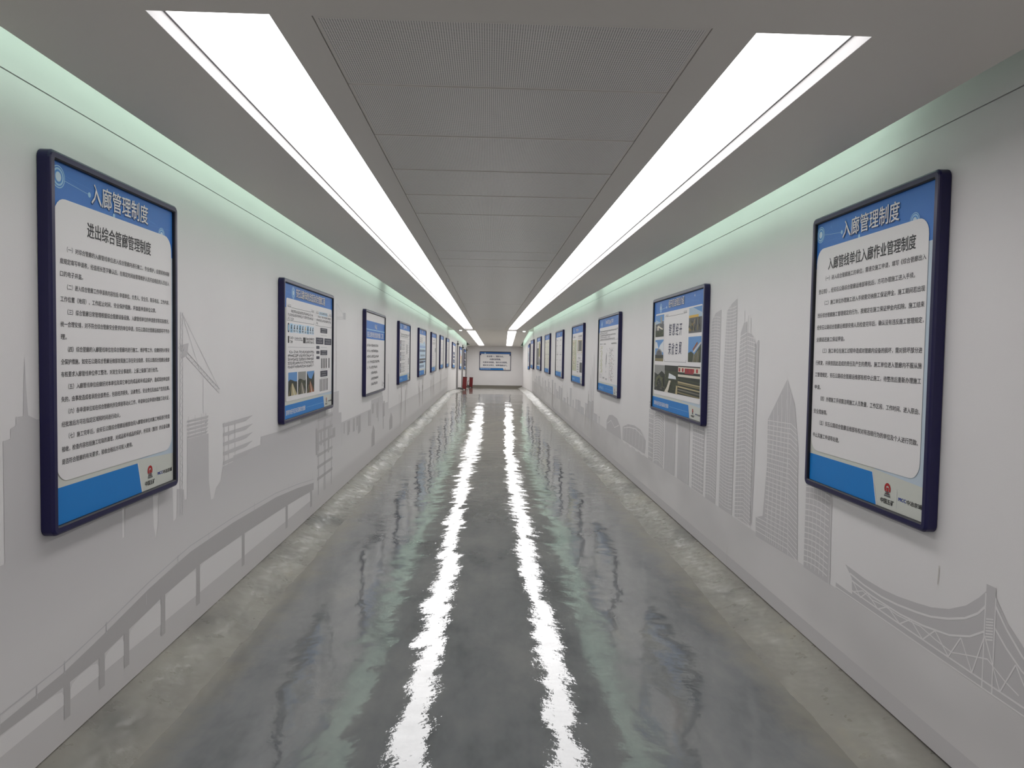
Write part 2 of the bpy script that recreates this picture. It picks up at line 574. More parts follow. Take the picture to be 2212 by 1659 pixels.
class Print(MB):
    """flat print, u to the right, v up; layers sit fractions of a millimetre apart"""
    LAY = 0.0004
    count = 0

    def P(self, u, v, k):
        return (u, -k * self.LAY, v)

    def stagger(self, k):
        # neighbours that overlap inside one layer never lie in exactly one plane
        self.count += 1
        return k + (self.count % 24) * 0.035

    def poly(self, pts, col, k=1):
        m = PM[col] if isinstance(col, str) else col
        k = self.stagger(k)
        tri = tessellate_polygon([[Vector((a, c, 0)) for a, c in pts]])
        i0 = len(self.v)
        self.v += [self.P(a, c, k) for a, c in pts]
        s = self.slot(m)
        for q in tri:
            a, c, d = (pts[j] for j in q)
            ccw = (c[0] - a[0]) * (d[1] - a[1]) - (c[1] - a[1]) * (d[0] - a[0]) > 0
            self.f.append(tuple(i0 + j for j in (q if ccw else q[::-1])))
            self.m.append(s)
            self.smooth.append(False)

    def rect(self, u0, v0, u1, v1, col, k=1):
        m = PM[col] if isinstance(col, str) else col
        k = self.stagger(k)
        self.face([self.P(u0, v0, k), self.P(u1, v0, k), self.P(u1, v1, k), self.P(u0, v1, k)], m)

    def rrect(self, u0, v0, u1, v1, r, col, k=1):
        pts = []
        for cx, cy, a0 in ((u1 - r, v1 - r, 0), (u0 + r, v1 - r, 90), (u0 + r, v0 + r, 180), (u1 - r, v0 + r, 270)):
            for i in range(7):
                a = math.radians(a0 + i * 15)
                pts.append((cx + r * math.cos(a), cy + r * math.sin(a)))
        self.poly(pts, col, k)

    def disc(self, cu, cv, r, col, k=1, n=28):
        self.poly([(cu + r * math.cos(i * 2 * math.pi / n), cv + r * math.sin(i * 2 * math.pi / n)) for i in range(n)], col, k)

    def ring(self, cu, cv, r0, r1, col, k=1, a0=0.0, a1=360.0, n=30):
        m = PM[col] if isinstance(col, str) else col
        for i in range(n):
            a, c = (math.radians(a0 + (a1 - a0) * j / n) for j in (i, i + 1))
            self.face([self.P(cu + r0 * math.cos(a), cv + r0 * math.sin(a), k), self.P(cu + r1 * math.cos(a), cv + r1 * math.sin(a), k),
                       self.P(cu + r1 * math.cos(c), cv + r1 * math.sin(c), k), self.P(cu + r0 * math.cos(c), cv + r0 * math.sin(c), k)], m)

    def line(self, a, c, w, col, k=1):
        du, dv = c[0] - a[0], c[1] - a[1]
        L = math.hypot(du, dv) or 1
        nu, nv = -dv / L * w / 2, du / L * w / 2
        m = PM[col] if isinstance(col, str) else col
        k = self.stagger(k)
        self.face([self.P(a[0] - nu, a[1] - nv, k), self.P(c[0] - nu, c[1] - nv, k), self.P(c[0] + nu, c[1] + nv, k), self.P(a[0] + nu, a[1] + nv, k)], m)

    def path(self, pts, w, col, k=1):
        for a, c in zip(pts[:-1], pts[1:]):
            self.line(a, c, w, col, k)

    def text(self, s, u0, u1, vc, h, col, k=3, bold=0.0, shear=0.0):
        """one line of type fitted between u0 and u1, ink centred on vc, ink height h"""
        cu = bpy.data.curves.new('type', 'FONT')
        cu.body = s
        cu.size = 1.0
        cu.shear = shear
        cu.resolution_u = 2
        ob = bpy.data.objects.new('type', cu)
        COL.objects.link(ob)
        me = bpy.data.meshes.new_from_object(ob.evaluated_get(bpy.context.evaluated_depsgraph_get()))
        xs = [q.co.x for q in me.vertices]
        lo, hi = -0.07, 0.83        # ink band of a full-width glyph
        if all(ord(ch) < 128 for ch in s):
            lo, hi = 0.0, 0.72
        x0, x1 = min(xs), max(xs)
        if h is None:
            h = (u1 - u0) / (x1 - x0) * (hi - lo)
        sx, sy = (u1 - u0) / (x1 - x0), h / (hi - lo)
        sl = self.slot(PM[col])
        d = bold * 1.15
        # heavier weights: the same line struck again a hair to the side
        for i, (ox, oy) in enumerate(((-d, -d * 0.5), (d, d * 0.5), (-d, d * 0.5), (d, -d * 0.5))[:4 if bold > 0.011 else 2 if bold else 1]):
            i0 = len(self.v)
            self.v += [self.P(u0 + (q.co.x - x0 + ox) * sx, vc + (q.co.y - (lo + hi) / 2 + oy) * sy, k + 0.05 * i) for q in me.vertices]
            for f in me.polygons:
                self.f.append(tuple(i0 + j for j in f.vertices))
                self.m.append(sl)
                self.smooth.append(False)
        bpy.data.objects.remove(ob)
        bpy.data.curves.remove(cu)
        bpy.data.meshes.remove(me)

    def greek(self, u0, u1, vc, h, col, k=3, seed=0, gap=0.0):
        """body type too small to read in the photograph: tiny stroke clusters, no characters"""
        r = random.Random(seed * 7919 + int(u0 * 1000) + int(vc * 777))
        u = u0
        while u < u1 - h * 0.5:
            if r.random() < gap:
                u += h * 0.6
                continue
            w = h * 0.86
            st = h * 0.13
            for q in r.sample((-0.4, -0.2, 0.0, 0.2, 0.4), r.choice((2, 3, 3))):
                vv = vc + q * h
                self.rect(u + r.uniform(0, 0.15) * w, vv - st / 2, u + w * r.uniform(0.75, 0.95), vv + st / 2, col, k)
            for q in r.sample((0.12, 0.3, 0.5, 0.7, 0.85), r.choice((1, 2, 2))):
                uu = u + q * w
                self.rect(uu - st / 2, vc - h * r.uniform(0.25, 0.45), uu + st / 2, vc + h * r.uniform(0.3, 0.48), col, k + 1)
            u += h


FRAME = mat('frame_navy', (20, 16, 68), 0.32, spec=0.45)
LIP = mat('frame_inner_lip', (14, 14, 28), 0.5)


def rr_pts(w, h, inset, r, n=6):
    r = max(r - inset, 0.004)
    pts = []
    for cx, cy, a0 in ((w - inset - r, h - inset - r, 0), (inset + r, h - inset - r, 90), (inset + r, inset + r, 180), (w - inset - r, inset + r, 270)):
        for i in range(n + 1):
            a = math.radians(a0 + 90.0 * i / n)
            pts.append((cx + r * math.cos(a), cy + r * math.sin(a)))
    return pts


FD, FW = 0.048, 0.036


def frame_mesh(w, h):
    b = MB()
    prof = [(0.0, 0.0, FRAME), (0.0, FD - 0.010, FRAME), (0.004, FD - 0.003, FRAME), (0.010, FD, FRAME), (FW - 0.006, FD, FRAME), (FW, FD - 0.004, LIP), (FW, FD - 0.016, LIP)]
    loops = []
    for ins, d, m in prof:
        loops.append([(u, -d, v) for u, v in rr_pts(w, h, ins, 0.035 if ins < FW - 0.001 else 0.040)])
    n = len(loops[0])
    for i in range(len(loops) - 1):
        for j in range(n):
            k = (j + 1) % n
            b.face([loops[i][j], loops[i][k], loops[i + 1][k], loops[i + 1][j]], prof[i + 1][2], smooth=False)
    b.face([(u, 0.0, v) for u, v in rr_pts(w, h, 0, 0.035)][::-1], FRAME)
    return b


def sign(label, w, h, draw, loc, rot, group=None, name='framed_poster'):
    o = thing(name, label, 'sign', loc, rot, group)
    frame_mesh(w, h).build('frame', o)
    p = Print()
    draw(p, w, h)
    p.build('poster', o, loc=(0, -(FD - 0.016), 0))
    return o


def net_art(P, w, v0, v1, seed, k=2):
    r = random.Random(seed)
    pts = [(r.uniform(0.05, w - 0.05), r.uniform(v0, v1)) for _ in range(12)]
    for i in range(9):
        a, c = pts[i], pts[(i * 5 + 3) % 12]
        P.line(a, c, 0.0016, 'blue2', k)
    for a in pts[:5]:
        P.disc(a[0], a[1], 0.006, 'blue2', k, 10)


def target_rings(P, cu, cv, r, k=3):
    P.disc(cu, cv, r, 'paleblue', k)
    P.ring(cu, cv, r * 0.80, r * 0.90, 'blue', k + 1)
    P.ring(cu, cv, r * 0.45, r * 0.62, 'blue2', k + 1)
    P.disc(cu, cv, r * 0.40, 'ice', k + 2)


def logos(P, u0, u1, v0, v1):
    """corner with the two company marks: red arch over a grey stepped base, then blue letters and a name"""
    k = 3
    w, h = u1 - u0, v1 - v0
    s = h
    cu, cv = u0 + w * 0.27, v0 + h * 0.64
    P.ring(cu, cv, s * 0.085, s * 0.165, 'red', k, -40, 220)
    P.rect(cu - s * 0.06, cv - s * 0.05, cu - s * 0.02, cv + s * 0.04, 'white', k + 1)
    P.poly([(cu - s * 0.04, cv - s * 0.16), (cu + s * 0.04, cv - s * 0.16), (cu + s * 0.06, cv + s * 0.03), (cu - s * 0.06, cv + s * 0.03)], 'red', k + 1)
    for i in range(3):
        P.rect(cu - s * (0.10 + 0.03 * i), cv - s * (0.13 + 0.055 * i), cu + s * (0.10 + 0.03 * i), cv - s * (0.09 + 0.055 * i), 'stone', k + 2)
    P.text('中国五矿', u0 + w * 0.13, u0 + w * 0.41, v0 + h * 0.25, h * 0.155, 'black', k, 0.02)
    P.rect(u0 + w * 0.463, v0 + h * 0.15, u0 + w * 0.468, v0 + h * 0.72, 'lightgrey', k)
    P.text('MCC', u0 + w * 0.50, u0 + w * 0.645, v0 + h * 0.45, h * 0.10, 'logoblue', k, 0.03)
    P.text('中冶京诚', u0 + w * 0.66, u0 + w * 0.94, v0 + h * 0.44, h * 0.13, 'black', k, 0.02)


def portrait(P, w, h, sub, su0, su1, tu0, tu1, lines, sz, seed):
    m = 0.03
    P.rect(m, m, w - m, h - m, 'back', 0)
    P.poly([(w - m, 0.18), (w - m, 1.22), (1.02, 1.22), (0.98, 0.25), (0.70, 0.20)], 'backblue', 1)
    P.rect(m, 1.213, w - m, h - m, 'blue', 1)
    net_art(P, w, 1.28, h - 0.05, seed)
    target_rings(P, 0.077, 1.397, 0.044)
    target_rings(P, 0.955, 1.315, 0.036)
    P.disc(tu0 - 0.012, 1.374, 0.011, 'paleblue', 3, 12)
    P.disc(0.49, 1.325, 0.010, 'paleblue', 3, 12)
    P.line((0.12, 1.39), (tu0 - 0.012, 1.374), 0.002, 'paleblue', 3)
    P.rrect(0.045, 0.205, 1.062, 1.318, 0.075, 'white', 6)
    P.text('入廊管理制度', tu0 + 0.004, tu1 + 0.004, 1.381, 0.086, 'shadow', 7, 0.012)
    P.text('入廊管理制度', tu0, tu1, 1.385, 0.086, 'white', 8, 0.008)
    P.text(sub, su0, su1, 1.226, 0.062, 'black', 8, 0.014)
    for s, u0, u1, v in lines:
        P.text(s, u0, u1, v, sz, 'text', 8, 0.008)
    P.poly([(m, m), (0.735, m), (0.692, 0.183), (m, 0.183)], 'foot', 2)
    P.line((0.738, m), (0.695, 0.184), 0.006, 'white', 3)
    logos(P, 0.72, w - m, m, 0.183)


A1 = [('（一）对综合管廊的入廊管线单位进入综合管廊内进行施工、专业维护，应提前按本制', 0.127, 1.034), ('度规定填写申请表，经值班长签字确认后，在规定时间由管理维护人员开启相应的人员出入', 0.08, 1.034), ('口的电子井盖。', 0.08, 0.238),
      ('（二）进入综合管廊工作申请表内容包括: 申请单位、负责人、安全员、联系电话、工作内容、', 0.127, 1.034), ('工作位置（地段）、工作起止时间、安全保护措施，并加盖申请单位公章。', 0.08, 0.885), ('（三）综合管廊日常管理根据综合管廊设备设施、入廊管线单位的申请要求等实际情况，', 0.127, 1.03),
      ('统一合理安排，对不符合综合管廊安全要求的单位申请，安石公路综合管廊运维部将不予办', 0.08, 1.034), ('理。', 0.08, 0.12), ('（四）综合管廊的入廊管线单位在综合管廊内进行施工、维护等工作，应做好防火等安', 0.127, 1.034),
      ('全保护措施。如安石公路综合管廊运维部发现施工存在安全隐患，安石公路综合管廊运维部', 0.08, 1.034), ('有权要求入廊管线单位停工整改，对发生安全事故的，上报上级部门进行处罚。', 0.08, 0.905), ('（五）入廊管线单位应做好对本单位及其它单位的成品和半成品保护，造成其他单位损', 0.127, 1.034),
      ('失的，由事故造成者承担全部责任，包括经济损失、法律责任、安全责任及由此产生的后果。', 0.08, 1.034), ('（六）各申请单位如在综合管廊内涉及焊接等动火工作，申请单位应申请办理施工动火证，', 0.127, 1.03), ('经批准后方可在指定区域和时间进行动火。', 0.08, 0.53),
      ('（七）施工完毕后，由安石公路综合管廊运维部会同入廊管线单位对施工地段进行检查', 0.127, 1.034), ('验收，检查内容包括施工垃圾的清理，对成品和半成品的保护，所安装（整改）的设备设施', 0.08, 1.034), ('是否符合管廊的有关要求，验收合格后方可投入使用。', 0.08, 0.64)]
A1 = [(s, a, c, 1.124 - 0.0495 * i) for i, (s, a, c) in enumerate(A1)]
B1 = [('（一）进入综合管廊施工的单位，需递交施工申请，填写《综合管廊出入', 0.155, 1.05, 1.150), ('登记表》，经安石公路综合管廊运维部审批后，方可办理施工进入手续。', 0.079, 0.975, 1.082), ('（二）施工单位办理施工进入手续需交纳施工保证押金，施工期间若出现', 0.151, 1.05, 1.018),
      ('违反综合管廊施工管理规定的行为，按规定在施工保证押金内扣除。施工结束', 0.075, 1.05, 0.952), ('经安石公路综合管廊运维部安排人员检查完毕后，确认没有违反施工管理规定，', 0.074, 1.05, 0.886), ('全额返还施工保证押金。', 0.072, 0.385, 0.820),
      ('（三）施工单位在施工过程中造成对管廊内设备的损坏，需对损坏部分进', 0.147, 1.048, 0.758), ('行修复，并承担因此造成的责任及产生的费用。施工单位进入管廊内不服从施', 0.070, 1.048, 0.692), ('工管理规定，安石公路综合管廊运维部有权中止施工，待整改后重新办理施工', 0.068, 1.048, 0.627),
      ('申请。', 0.068, 0.14, 0.558), ('（四）办理施工手续需注明施工人员数量、工作区段、工作时间、进入原由、', 0.142, 1.048, 0.497), ('安全措施等。', 0.068, 0.225, 0.424),
      ('（五）安石公路综合管廊运维部有权对有违规行为的单位及个人进行罚款、', 0.139, 1.045, 0.364), ('中止其施工申请等处理。', 0.068, 0.365, 0.292)]


def draw_rules(P, w, h):
    portrait(P, w, h, '进出综合管廊管理制度', 0.273, 0.833, 0.306, 0.805, A1, 0.0215, 3)


def draw_work_rules(P, w, h):
    portrait(P, w, h, '入廊管线单位入廊作业管理制度', 0.18, 0.972, 0.325, 0.838, B1, 0.0245, 9)


def land_base(P, w, h, title, t0, t1, tv, th, seed, foot='昆明市经开区安石路综合管廊'):
    m = 0.034
    P.rect(m, m, w - m, h - m, 'back', 0)
    P.poly([(w - m, 0.15), (w - m, 0.97), (1.80, 0.97), (1.80, 0.23), (1.2, 0.17)], 'backblue', 1)
    P.rect(m, 0.968, w - m, h - m, 'blue', 1)
    net_art(P, w, 1.07, h - 0.05, seed)
    target_rings(P, 0.325, 1.103, 0.052)
    P.rrect(0.105, 0.182, 1.825, 1.048, 0.025, 'white', 6)
    if title:
        P.text(title, t0 + 0.006, t1 + 0.006, tv - 0.004, th, 'shadow', 7, 0.02)
        P.text(title, t0, t1, tv, th, 'white', 8, 0.012)
    else:
        P.greek(t0, t1, tv, th, 'white', 8, seed)
    P.poly([(m, m), (1.505, m), (1.46, 0.152), (m, 0.152)], 'foot', 2)
    P.line((1.508, m), (1.463, 0.153), 0.008, 'white', 3)
    if foot:
        P.text(foot, 0.11, 0.74, 0.088, 0.042, 'white', 4, 0.012)
    P.line((0.78, 0.088), (1.46, 0.088), 0.002, 'paleblue', 3)
    logos(P, 1.50, w - m, m, 0.152)


def callout(P, u0, v0, u1, v1, k=7):
    """thin box with short ticks and tiny captions at the corners"""
    P.line((u0 + 0.12, v1 - 0.02), (u1 - 0.12, v1 - 0.02), 0.003, 'greytext', k)
    P.line((u0, v0), (u1, v0), 0.003, 'greytext', k)
    P.rect(u0 + 0.0, v1, u0 + 0.11, v1 + 0.002, 'greytext', k)
    P.rect(u1 - 0.11, v1, u1, v1 + 0.002, 'greytext', k)
    P.greek(u0 + 0.0, u0 + 0.11, v1 - 0.014, 0.016, 'text', k, 3)
    P.greek(u1 - 0.11, u1, v1 - 0.014, 0.016, 'text', k, 4)
    for u in (u0, u1):
        P.line((u, v0 - 0.004), (u, v0 + 0.02), 0.006, 'text', k)
    P.line((u0, v0), (u0, v1 - 0.04), 0.0016, 'lightgrey', k)
    P.line((u1, v0), (u1, v1 - 0.04), 0.0016, 'lightgrey', k)


def photo(P, u0, v0, u1, v1, kind, seed=1, k=8):
    r = random.Random(seed)
    W, H = u1 - u0, v1 - v0

    def q(*pts):
        return [(u0 + a * W, v0 + c * H) for a, c in pts]

    lay = [k + 0.9]

    def nk():
        lay[0] += 0.11
        return lay[0]

    def sprinkle(n, a, c, d, e, cols, w=0.05, hh=0.07):
        for _ in range(n):
            x, y = r.uniform(a, d - w), r.uniform(c, e - hh)
            bx(x, y, x + w * r.uniform(0.4, 1), y + hh * r.uniform(0.4, 1), r.choice(cols), nk())

    def bx(a, c, d, e, col, kk):
        P.rect(u0 + a * W, v0 + c * H, u0 + d * W, v0 + e * H, col, kk)
    if kind in ('roadside', 'roadhill', 'rust'):
        P.rect(u0, v0, u1, v1, 'sky' if kind != 'roadhill' else 'concrete', k)
        P.poly(q((0, .62), (.2, .70), (.45, .66), (.7, .60), (1, .58), (1, 0), (0, 0)), 'forest', nk())
        for i in range(14):
            a, c = r.uniform(0, .92), r.uniform(.05, .52)
            bx(a, c, a + .10, c + .12, r.choice(('leaf', 'leaf2', 'forest')), nk())
        main = {'roadside': 'sand', 'roadhill': 'road', 'rust': 'rust'}[kind]
        P.poly(q((.38, .52), (.48, .52), (1, 0), (.30, 0)), main, nk())
        P.poly(q((.43, .50), (.45, .50), (.72, 0), (.62, 0)), 'pale', nk())
        P.poly(q((.30, .45), (.36, .50), (.12, 0), (0, 0)), 'earth', nk())
        if kind == 'rust':
            P.poly(q((0, .95), (.36, .60), (.36, .40), (0, .30)), 'forest', nk())
            P.poly(q((1, .95), (.60, .60), (.60, .40), (1, .30)), 'forest', nk())
    elif kind == 'tower':
        P.rect(u0, v0, u1, v1, 'sky', k)
        P.poly(q((0, .80), (.5, .66), (1, .74), (1, .5), (0, .5)), 'skypale', nk())
        bx(.58, .30, .76, .92, 'concrete', nk())
        bx(.78, .34, .95, .70, 'stone', nk())
        P.poly(q((0, .58), (.5, .62), (1, .56), (1, 0), (0, 0)), 'stone', nk())
        sprinkle(18, 0, .34, .55, .60, ('concrete', 'road', 'forest'), .08, .10)
        P.poly(q((.22, .48), (.36, .52), (.92, .34), (.92, .28), (.4, .42), (.4, .30), (.22, .30)), 'pale', nk())
        P.poly(q((0, .3), (.4, .26), (1, .34), (1, 0), (0, 0)), 'leaf', nk())
        sprinkle(36, 0, 0, 1, .3, ('leaf2', 'forest', 'earth', 'leaf'), .08, .06)
    elif kind == 'dome':
        P.rect(u0, v0, u1, v1, 'sky', k)
        P.poly(q((.4, .55), (.6, .75), (1, .95), (1, .4)), 'cloud', nk())
        P.poly(q((0, .9), (.2, .9), (.4, .6), (0, .6)), 'cloud', nk())
        P.poly([(u0 + W * (.48 + .38 * math.cos(math.radians(a))), v0 + H * (.30 + .28 * math.sin(math.radians(a)))) for a in range(0, 181, 12)], 'concrete', nk())
        P.poly([(u0 + W * (.48 + .33 * math.cos(math.radians(a))), v0 + H * (.28 + .23 * math.sin(math.radians(a)))) for a in range(0, 181, 12)], 'stone', nk())
        bx(0, .14, 1, .30, 'forest', nk())
        bx(0, 0, 1, .14, 'earth', nk())
    elif kind == 'sunset':
        P.rect(u0, v0, u1, v1, 'skypale', k)
        P.poly(q((.3, 1), (1, 1), (1, .75)), 'sky', nk())
        bx(0, .58, .75, .70, 'yellow', nk())
        bx(0, 0, 1, .60, 'stone', nk())
        sprinkle(40, .0, .0, .6, .58, ('earth', 'yellow', 'road', 'forest'), .05, .14)
        for i in range(22):
            a, c = r.uniform(0, .95), r.uniform(.02, .4)
            bx(a, c, a + .06, c + r.uniform(.1, .25), r.choice(('earth', 'stone', 'road', 'yellow' if a < .6 else 'stone', 'forest')), nk())
    elif kind == 'park':
        P.rect(u0, v0, u1, v1, 'sky', k)
        P.poly(q((0, .36), (.25, .42), (.5, .30), (1, .72), (1, 0), (0, 0)), 'leaf', nk())
        P.poly(q((.4, .42), (.95, .78), (1, .74), (.45, .36)), 'pale', nk())
        P.poly(q((.35, .50), (.7, .80), (.75, .72), (.4, .44)), 'rust', nk())
        for i in range(9):
            a = .1 + i * .1
            P.line((u0 + a * W, v0), (u0 + (a + .06) * W, v0 + (.2 + .04 * i) * H), .008, r.choice(('sand', 'forest', 'pale')), nk())
    elif kind == 'arch':
        P.rect(u0, v0, u1, v1, 'concrete', k)
        P.poly(q((0, .7), (.35, .62), (.7, .78), (1, .66), (1, 0), (0, 0)), 'forest', nk())
        sprinkle(50, 0, 0, 1, .62, ('leaf', 'forest', 'leaf2', 'road'), .09, .07)
        P.poly(q((.1, .15), (.2, .5), (.5, .62), (.8, .5), (.9, .15), (.8, .15), (.7, .4), (.5, .5), (.3, .4), (.2, .15)), 'leaf2', nk())
    elif kind == 'stream':
        P.rect(u0, v0, u1, v1, 'leaf', k)
        sprinkle(60, 0, 0, 1, .8, ('leaf2', 'forest', 'leaf', 'forest'), .09, .08)
        P.poly(q((.35, .72), (.85, .62), (.9, .52), (.3, .52)), 'cloud', nk())
        P.poly(q((.35, .45), (.5, .45), (.4, .25), (.3, 0), (0, 0), (.2, .2)), 'pale', nk())
        P.poly(q((.9, .3), (1, .3), (1, 0), (.85, 0)), 'sand', nk())
        bx(0, .8, 1, 1, 'forest', nk())
    elif kind == 'rail':
        P.rect(u0, v0, u1, v1, 'forest', k)
        bx(0, .78, 1, .96, 'pale', nk())
        bx(.32, .74, .72, .92, 'brickred', nk())
        for i in range(6):
            bx(.03 + i * .16, .80, .11 + i * .16, .92, 'red', nk())
        bx(0, .62, 1, .70, 'pale', nk())
        for c, col in ((.56, 'leaf'), (.46, 'sand'), (.40, 'earth'), (.30, 'sand'), (.20, 'road'), (.10, 'earth')):
            P.poly(q((0, c), (1, c - .06), (1, c - .10), (0, c - .05)), col, nk())


def draw_project(P, w, h):
    land_base(P, w, h, '安石公路市政化改造及综合管廊工程', 0.41, 1.50, 1.11, 0.075, 21)
    callout(P, 0.14, 0.862, 1.05, 0.994)
    callout(P, 1.122, 0.856, 1.807, 0.994)
    P.rrect(1.25, 0.962, 1.62, 0.998, 0.008, 'ice', 7)
    P.greek(1.27, 1.60, 0.982, 0.028, 'greytext', 8, 5)
    for i, (a, c) in enumerate(((0.25, 1.01), (0.16, 1.01), (0.16, 0.32))):
        P.greek(a, c, 0.945 - 0.033 * i, 0.026, 'greytext', 8, 10 + i, 0.08)
    for i, (a, c) in enumerate(((1.20, 1.78), (1.14, 1.78), (1.14, 1.22))):
        P.greek(a, c, 0.945 - 0.033 * i, 0.025, 'greytext', 8, 20 + i, 0.08)
    P.rrect(0.148, 0.763, 0.20, 0.842, 0.02, 'navy', 7)
    P.rrect(0.160, 0.775, 0.188, 0.83, 0.012, 'paleblue', 8)
    for i in range(9):
        u = 0.222 + i * 0.0925
        P.rect(u, 0.763, u + 0.080, 0.840, 'ice' if i % 3 else 'paleblue', 7)
        P.poly([(u + 0.02, 0.795), (u + 0.06, 0.795), (u + 0.05, 0.815), (u + 0.062, 0.832), (u + 0.035, 0.828)], 'black' if i != 5 else 'yellow', 8)
        P.greek(u + 0.012, u + 0.072, 0.779, 0.020, 'text', 8, 30 + i)
    P.rect(0.155, 0.674, 0.196, 0.732, 'black', 7)
    P.greek(0.21, 0.34, 0.718, 0.024, 'text', 8, 41)
    P.greek(0.21, 0.31, 0.686, 0.024, 'text', 8, 42)
    P.line((0.36, 0.702), (0.60, 0.702), 0.004, 'greytext', 8)
    P.poly([(0.60, 0.694), (0.63, 0.702), (0.60, 0.710)], 'greytext', 8)
    P.greek(0.36, 0.60, 0.718, 0.018, 'greytext', 8, 43)
    P.rect(0.65, 0.678, 0.734, 0.73, 'black', 7)
    P.greek(0.75, 1.05, 0.718, 0.026, 'text', 8, 44, 0.15)
    P.greek(0.75, 1.05, 0.688, 0.026, 'text', 8, 45, 0.15)
    P.line((0.155, 0.64), (1.057, 0.64), 0.003, 'lightgrey', 7)
    for i in range(5):
        P.greek(0.195 if i == 0 else 0.155, 1.05, 0.598 - 0.032 * i, 0.026, 'greytext', 8, 50 + i, 0.06)
    photo(P, 0.17, 0.225, 0.447, 0.424, 'roadside', 1)
    photo(P, 0.479, 0.222, 0.752, 0.422, 'roadhill', 2)
    photo(P, 0.787, 0.219, 1.063, 0.419, 'rust', 3)
    for a, c, d, e in ((1.308, 0.79, 1.612, 0.84), (1.127, 0.677, 1.442, 0.741), (1.485, 0.673, 1.805, 0.739), (1.145, 0.63, 1.275, 0.659), (1.147, 0.581, 1.276, 0.61), (1.148, 0.531, 1.277, 0.558), (1.313, 0.567, 1.617, 0.618), (1.317, 0.35, 1.632, 0.41)):
        P.rrect(a, c, d, e, 0.006, 'navy', 7)
        n = 2 if e - c > 0.045 else 1
        for i in range(n):
            P.greek(a + 0.05, d - 0.05, (c + e) / 2 + (0.012 if n == 2 and i == 0 else -0.012 if n == 2 else 0), 0.016, 'lightgrey', 8, 60 + i)
    for v in (0.765, 0.647, 0.55, 0.425, 0.338):
        P.line((1.33, v), (1.60, v), 0.004, 'lightgrey', 7)
    for i in range(4):
        P.rect(1.345 + 0.072 * i, 0.435, 1.382 + 0.072 * i, 0.536, 'black', 7)
    P.rect(1.682, 0.433, 1.724, 0.537, 'black', 7)
    for i in range(6):
        P.rect(1.300 + 0.064 * i, 0.205, 1.328 + 0.064 * i, 0.328, 'black', 7)


def draw_zone(P, w, h):
    land_base(P, w, h, '经开区自贸区介绍', 0.655, 1.23, 1.125, 0.075, 33)
    P.line((0.36, 1.09), (0.60, 1.095), 0.005, 'paleblue', 5)
    P.disc(0.575, 1.097, 0.014, 'ice', 6, 12)
    P.disc(1.58, 1.14, 0.010, 'ice', 6, 12)
    callout(P, 0.545, 0.54, 1.342, 1.018)
    for s, u0, u1, v in (('智', .70, .80, .862), ('慧', .83, .93, .86), ('经', .96, 1.06, .856), ('开', 1.09, 1.185, .856), ('荣', .69, .79, .668), ('欣', .82, .92, .666), ('自', .965, 1.04, .67), ('貿', 1.085, 1.185, .676)):
        P.text(s, u0, u1, v, 0.115, 'ink', 8, 0.016, 0.12)
    photo(P, 0.117, 0.80, 0.482, 1.032, 'tower', 4)
    photo(P, 0.122, 0.54, 0.484, 0.768, 'dome', 5)
    photo(P, 1.415, 0.806, 1.815, 1.036, 'sunset', 6)
    photo(P, 1.416, 0.545, 1.814, 0.773, 'park', 7)
    photo(P, 0.115, 0.226, 0.575, 0.50, 'arch', 8)
    photo(P, 0.575, 0.228, 1.085, 0.502, 'stream', 9)
    photo(P, 1.085, 0.230, 1.805, 0.505, 'rail', 10)


def draw_list(P, w, h):
    m = 0.034
    P.rect(m, m, w - m, h - m, 'white', 0)
    P.rect(m, 0.80, w - m, 1.053, 'blue', 1)
    P.rect(m, 0.925, w - m, 0.938, 'paleblue', 2)
    P.greek(0.83, 1.03, 0.985, 0.075, 'white', 3, 3)
    P.text('安石公路市政化改造综合管廊', 0.18, 1.38, 0.862, 0.078, 'white', 3, 0.012)
    P.text('工程', 1.45, 1.70, 0.862, 0.078, 'white', 3, 0.012)
    rows = (0.710, 0.632, 0.551, 0.474, 0.395, 0.314, 0.234, 0.154)
    for i, v in enumerate(rows):
        if i < 5:
            P.greek(0.185, 0.49, v, 0.038, 'greytext', 3, 70 + i, 0.2)
        P.greek(0.535, (1.16, 1.16, 1.20, 1.28, 1.08, 1.08, 1.22, 1.15)[i], v, 0.040, 'text', 3, 80 + i)
    P.rect(1.60, 0.115, 1.615, 0.155, 'stone', 3)
    P.greek(1.58, 1.66, 0.085, 0.035, 'text', 3, 99)
    P.greek(1.70, 1.80, 0.115, 0.03, 'text', 3, 98)


def header(P, w, h, seed, n):
    land_base(P, w, h, None, 0.70, 0.70 + 0.085 * n, 1.115, 0.07, seed, None)
    P.greek(0.11, 0.60, 0.088, 0.05, 'paleblue', 4, seed)


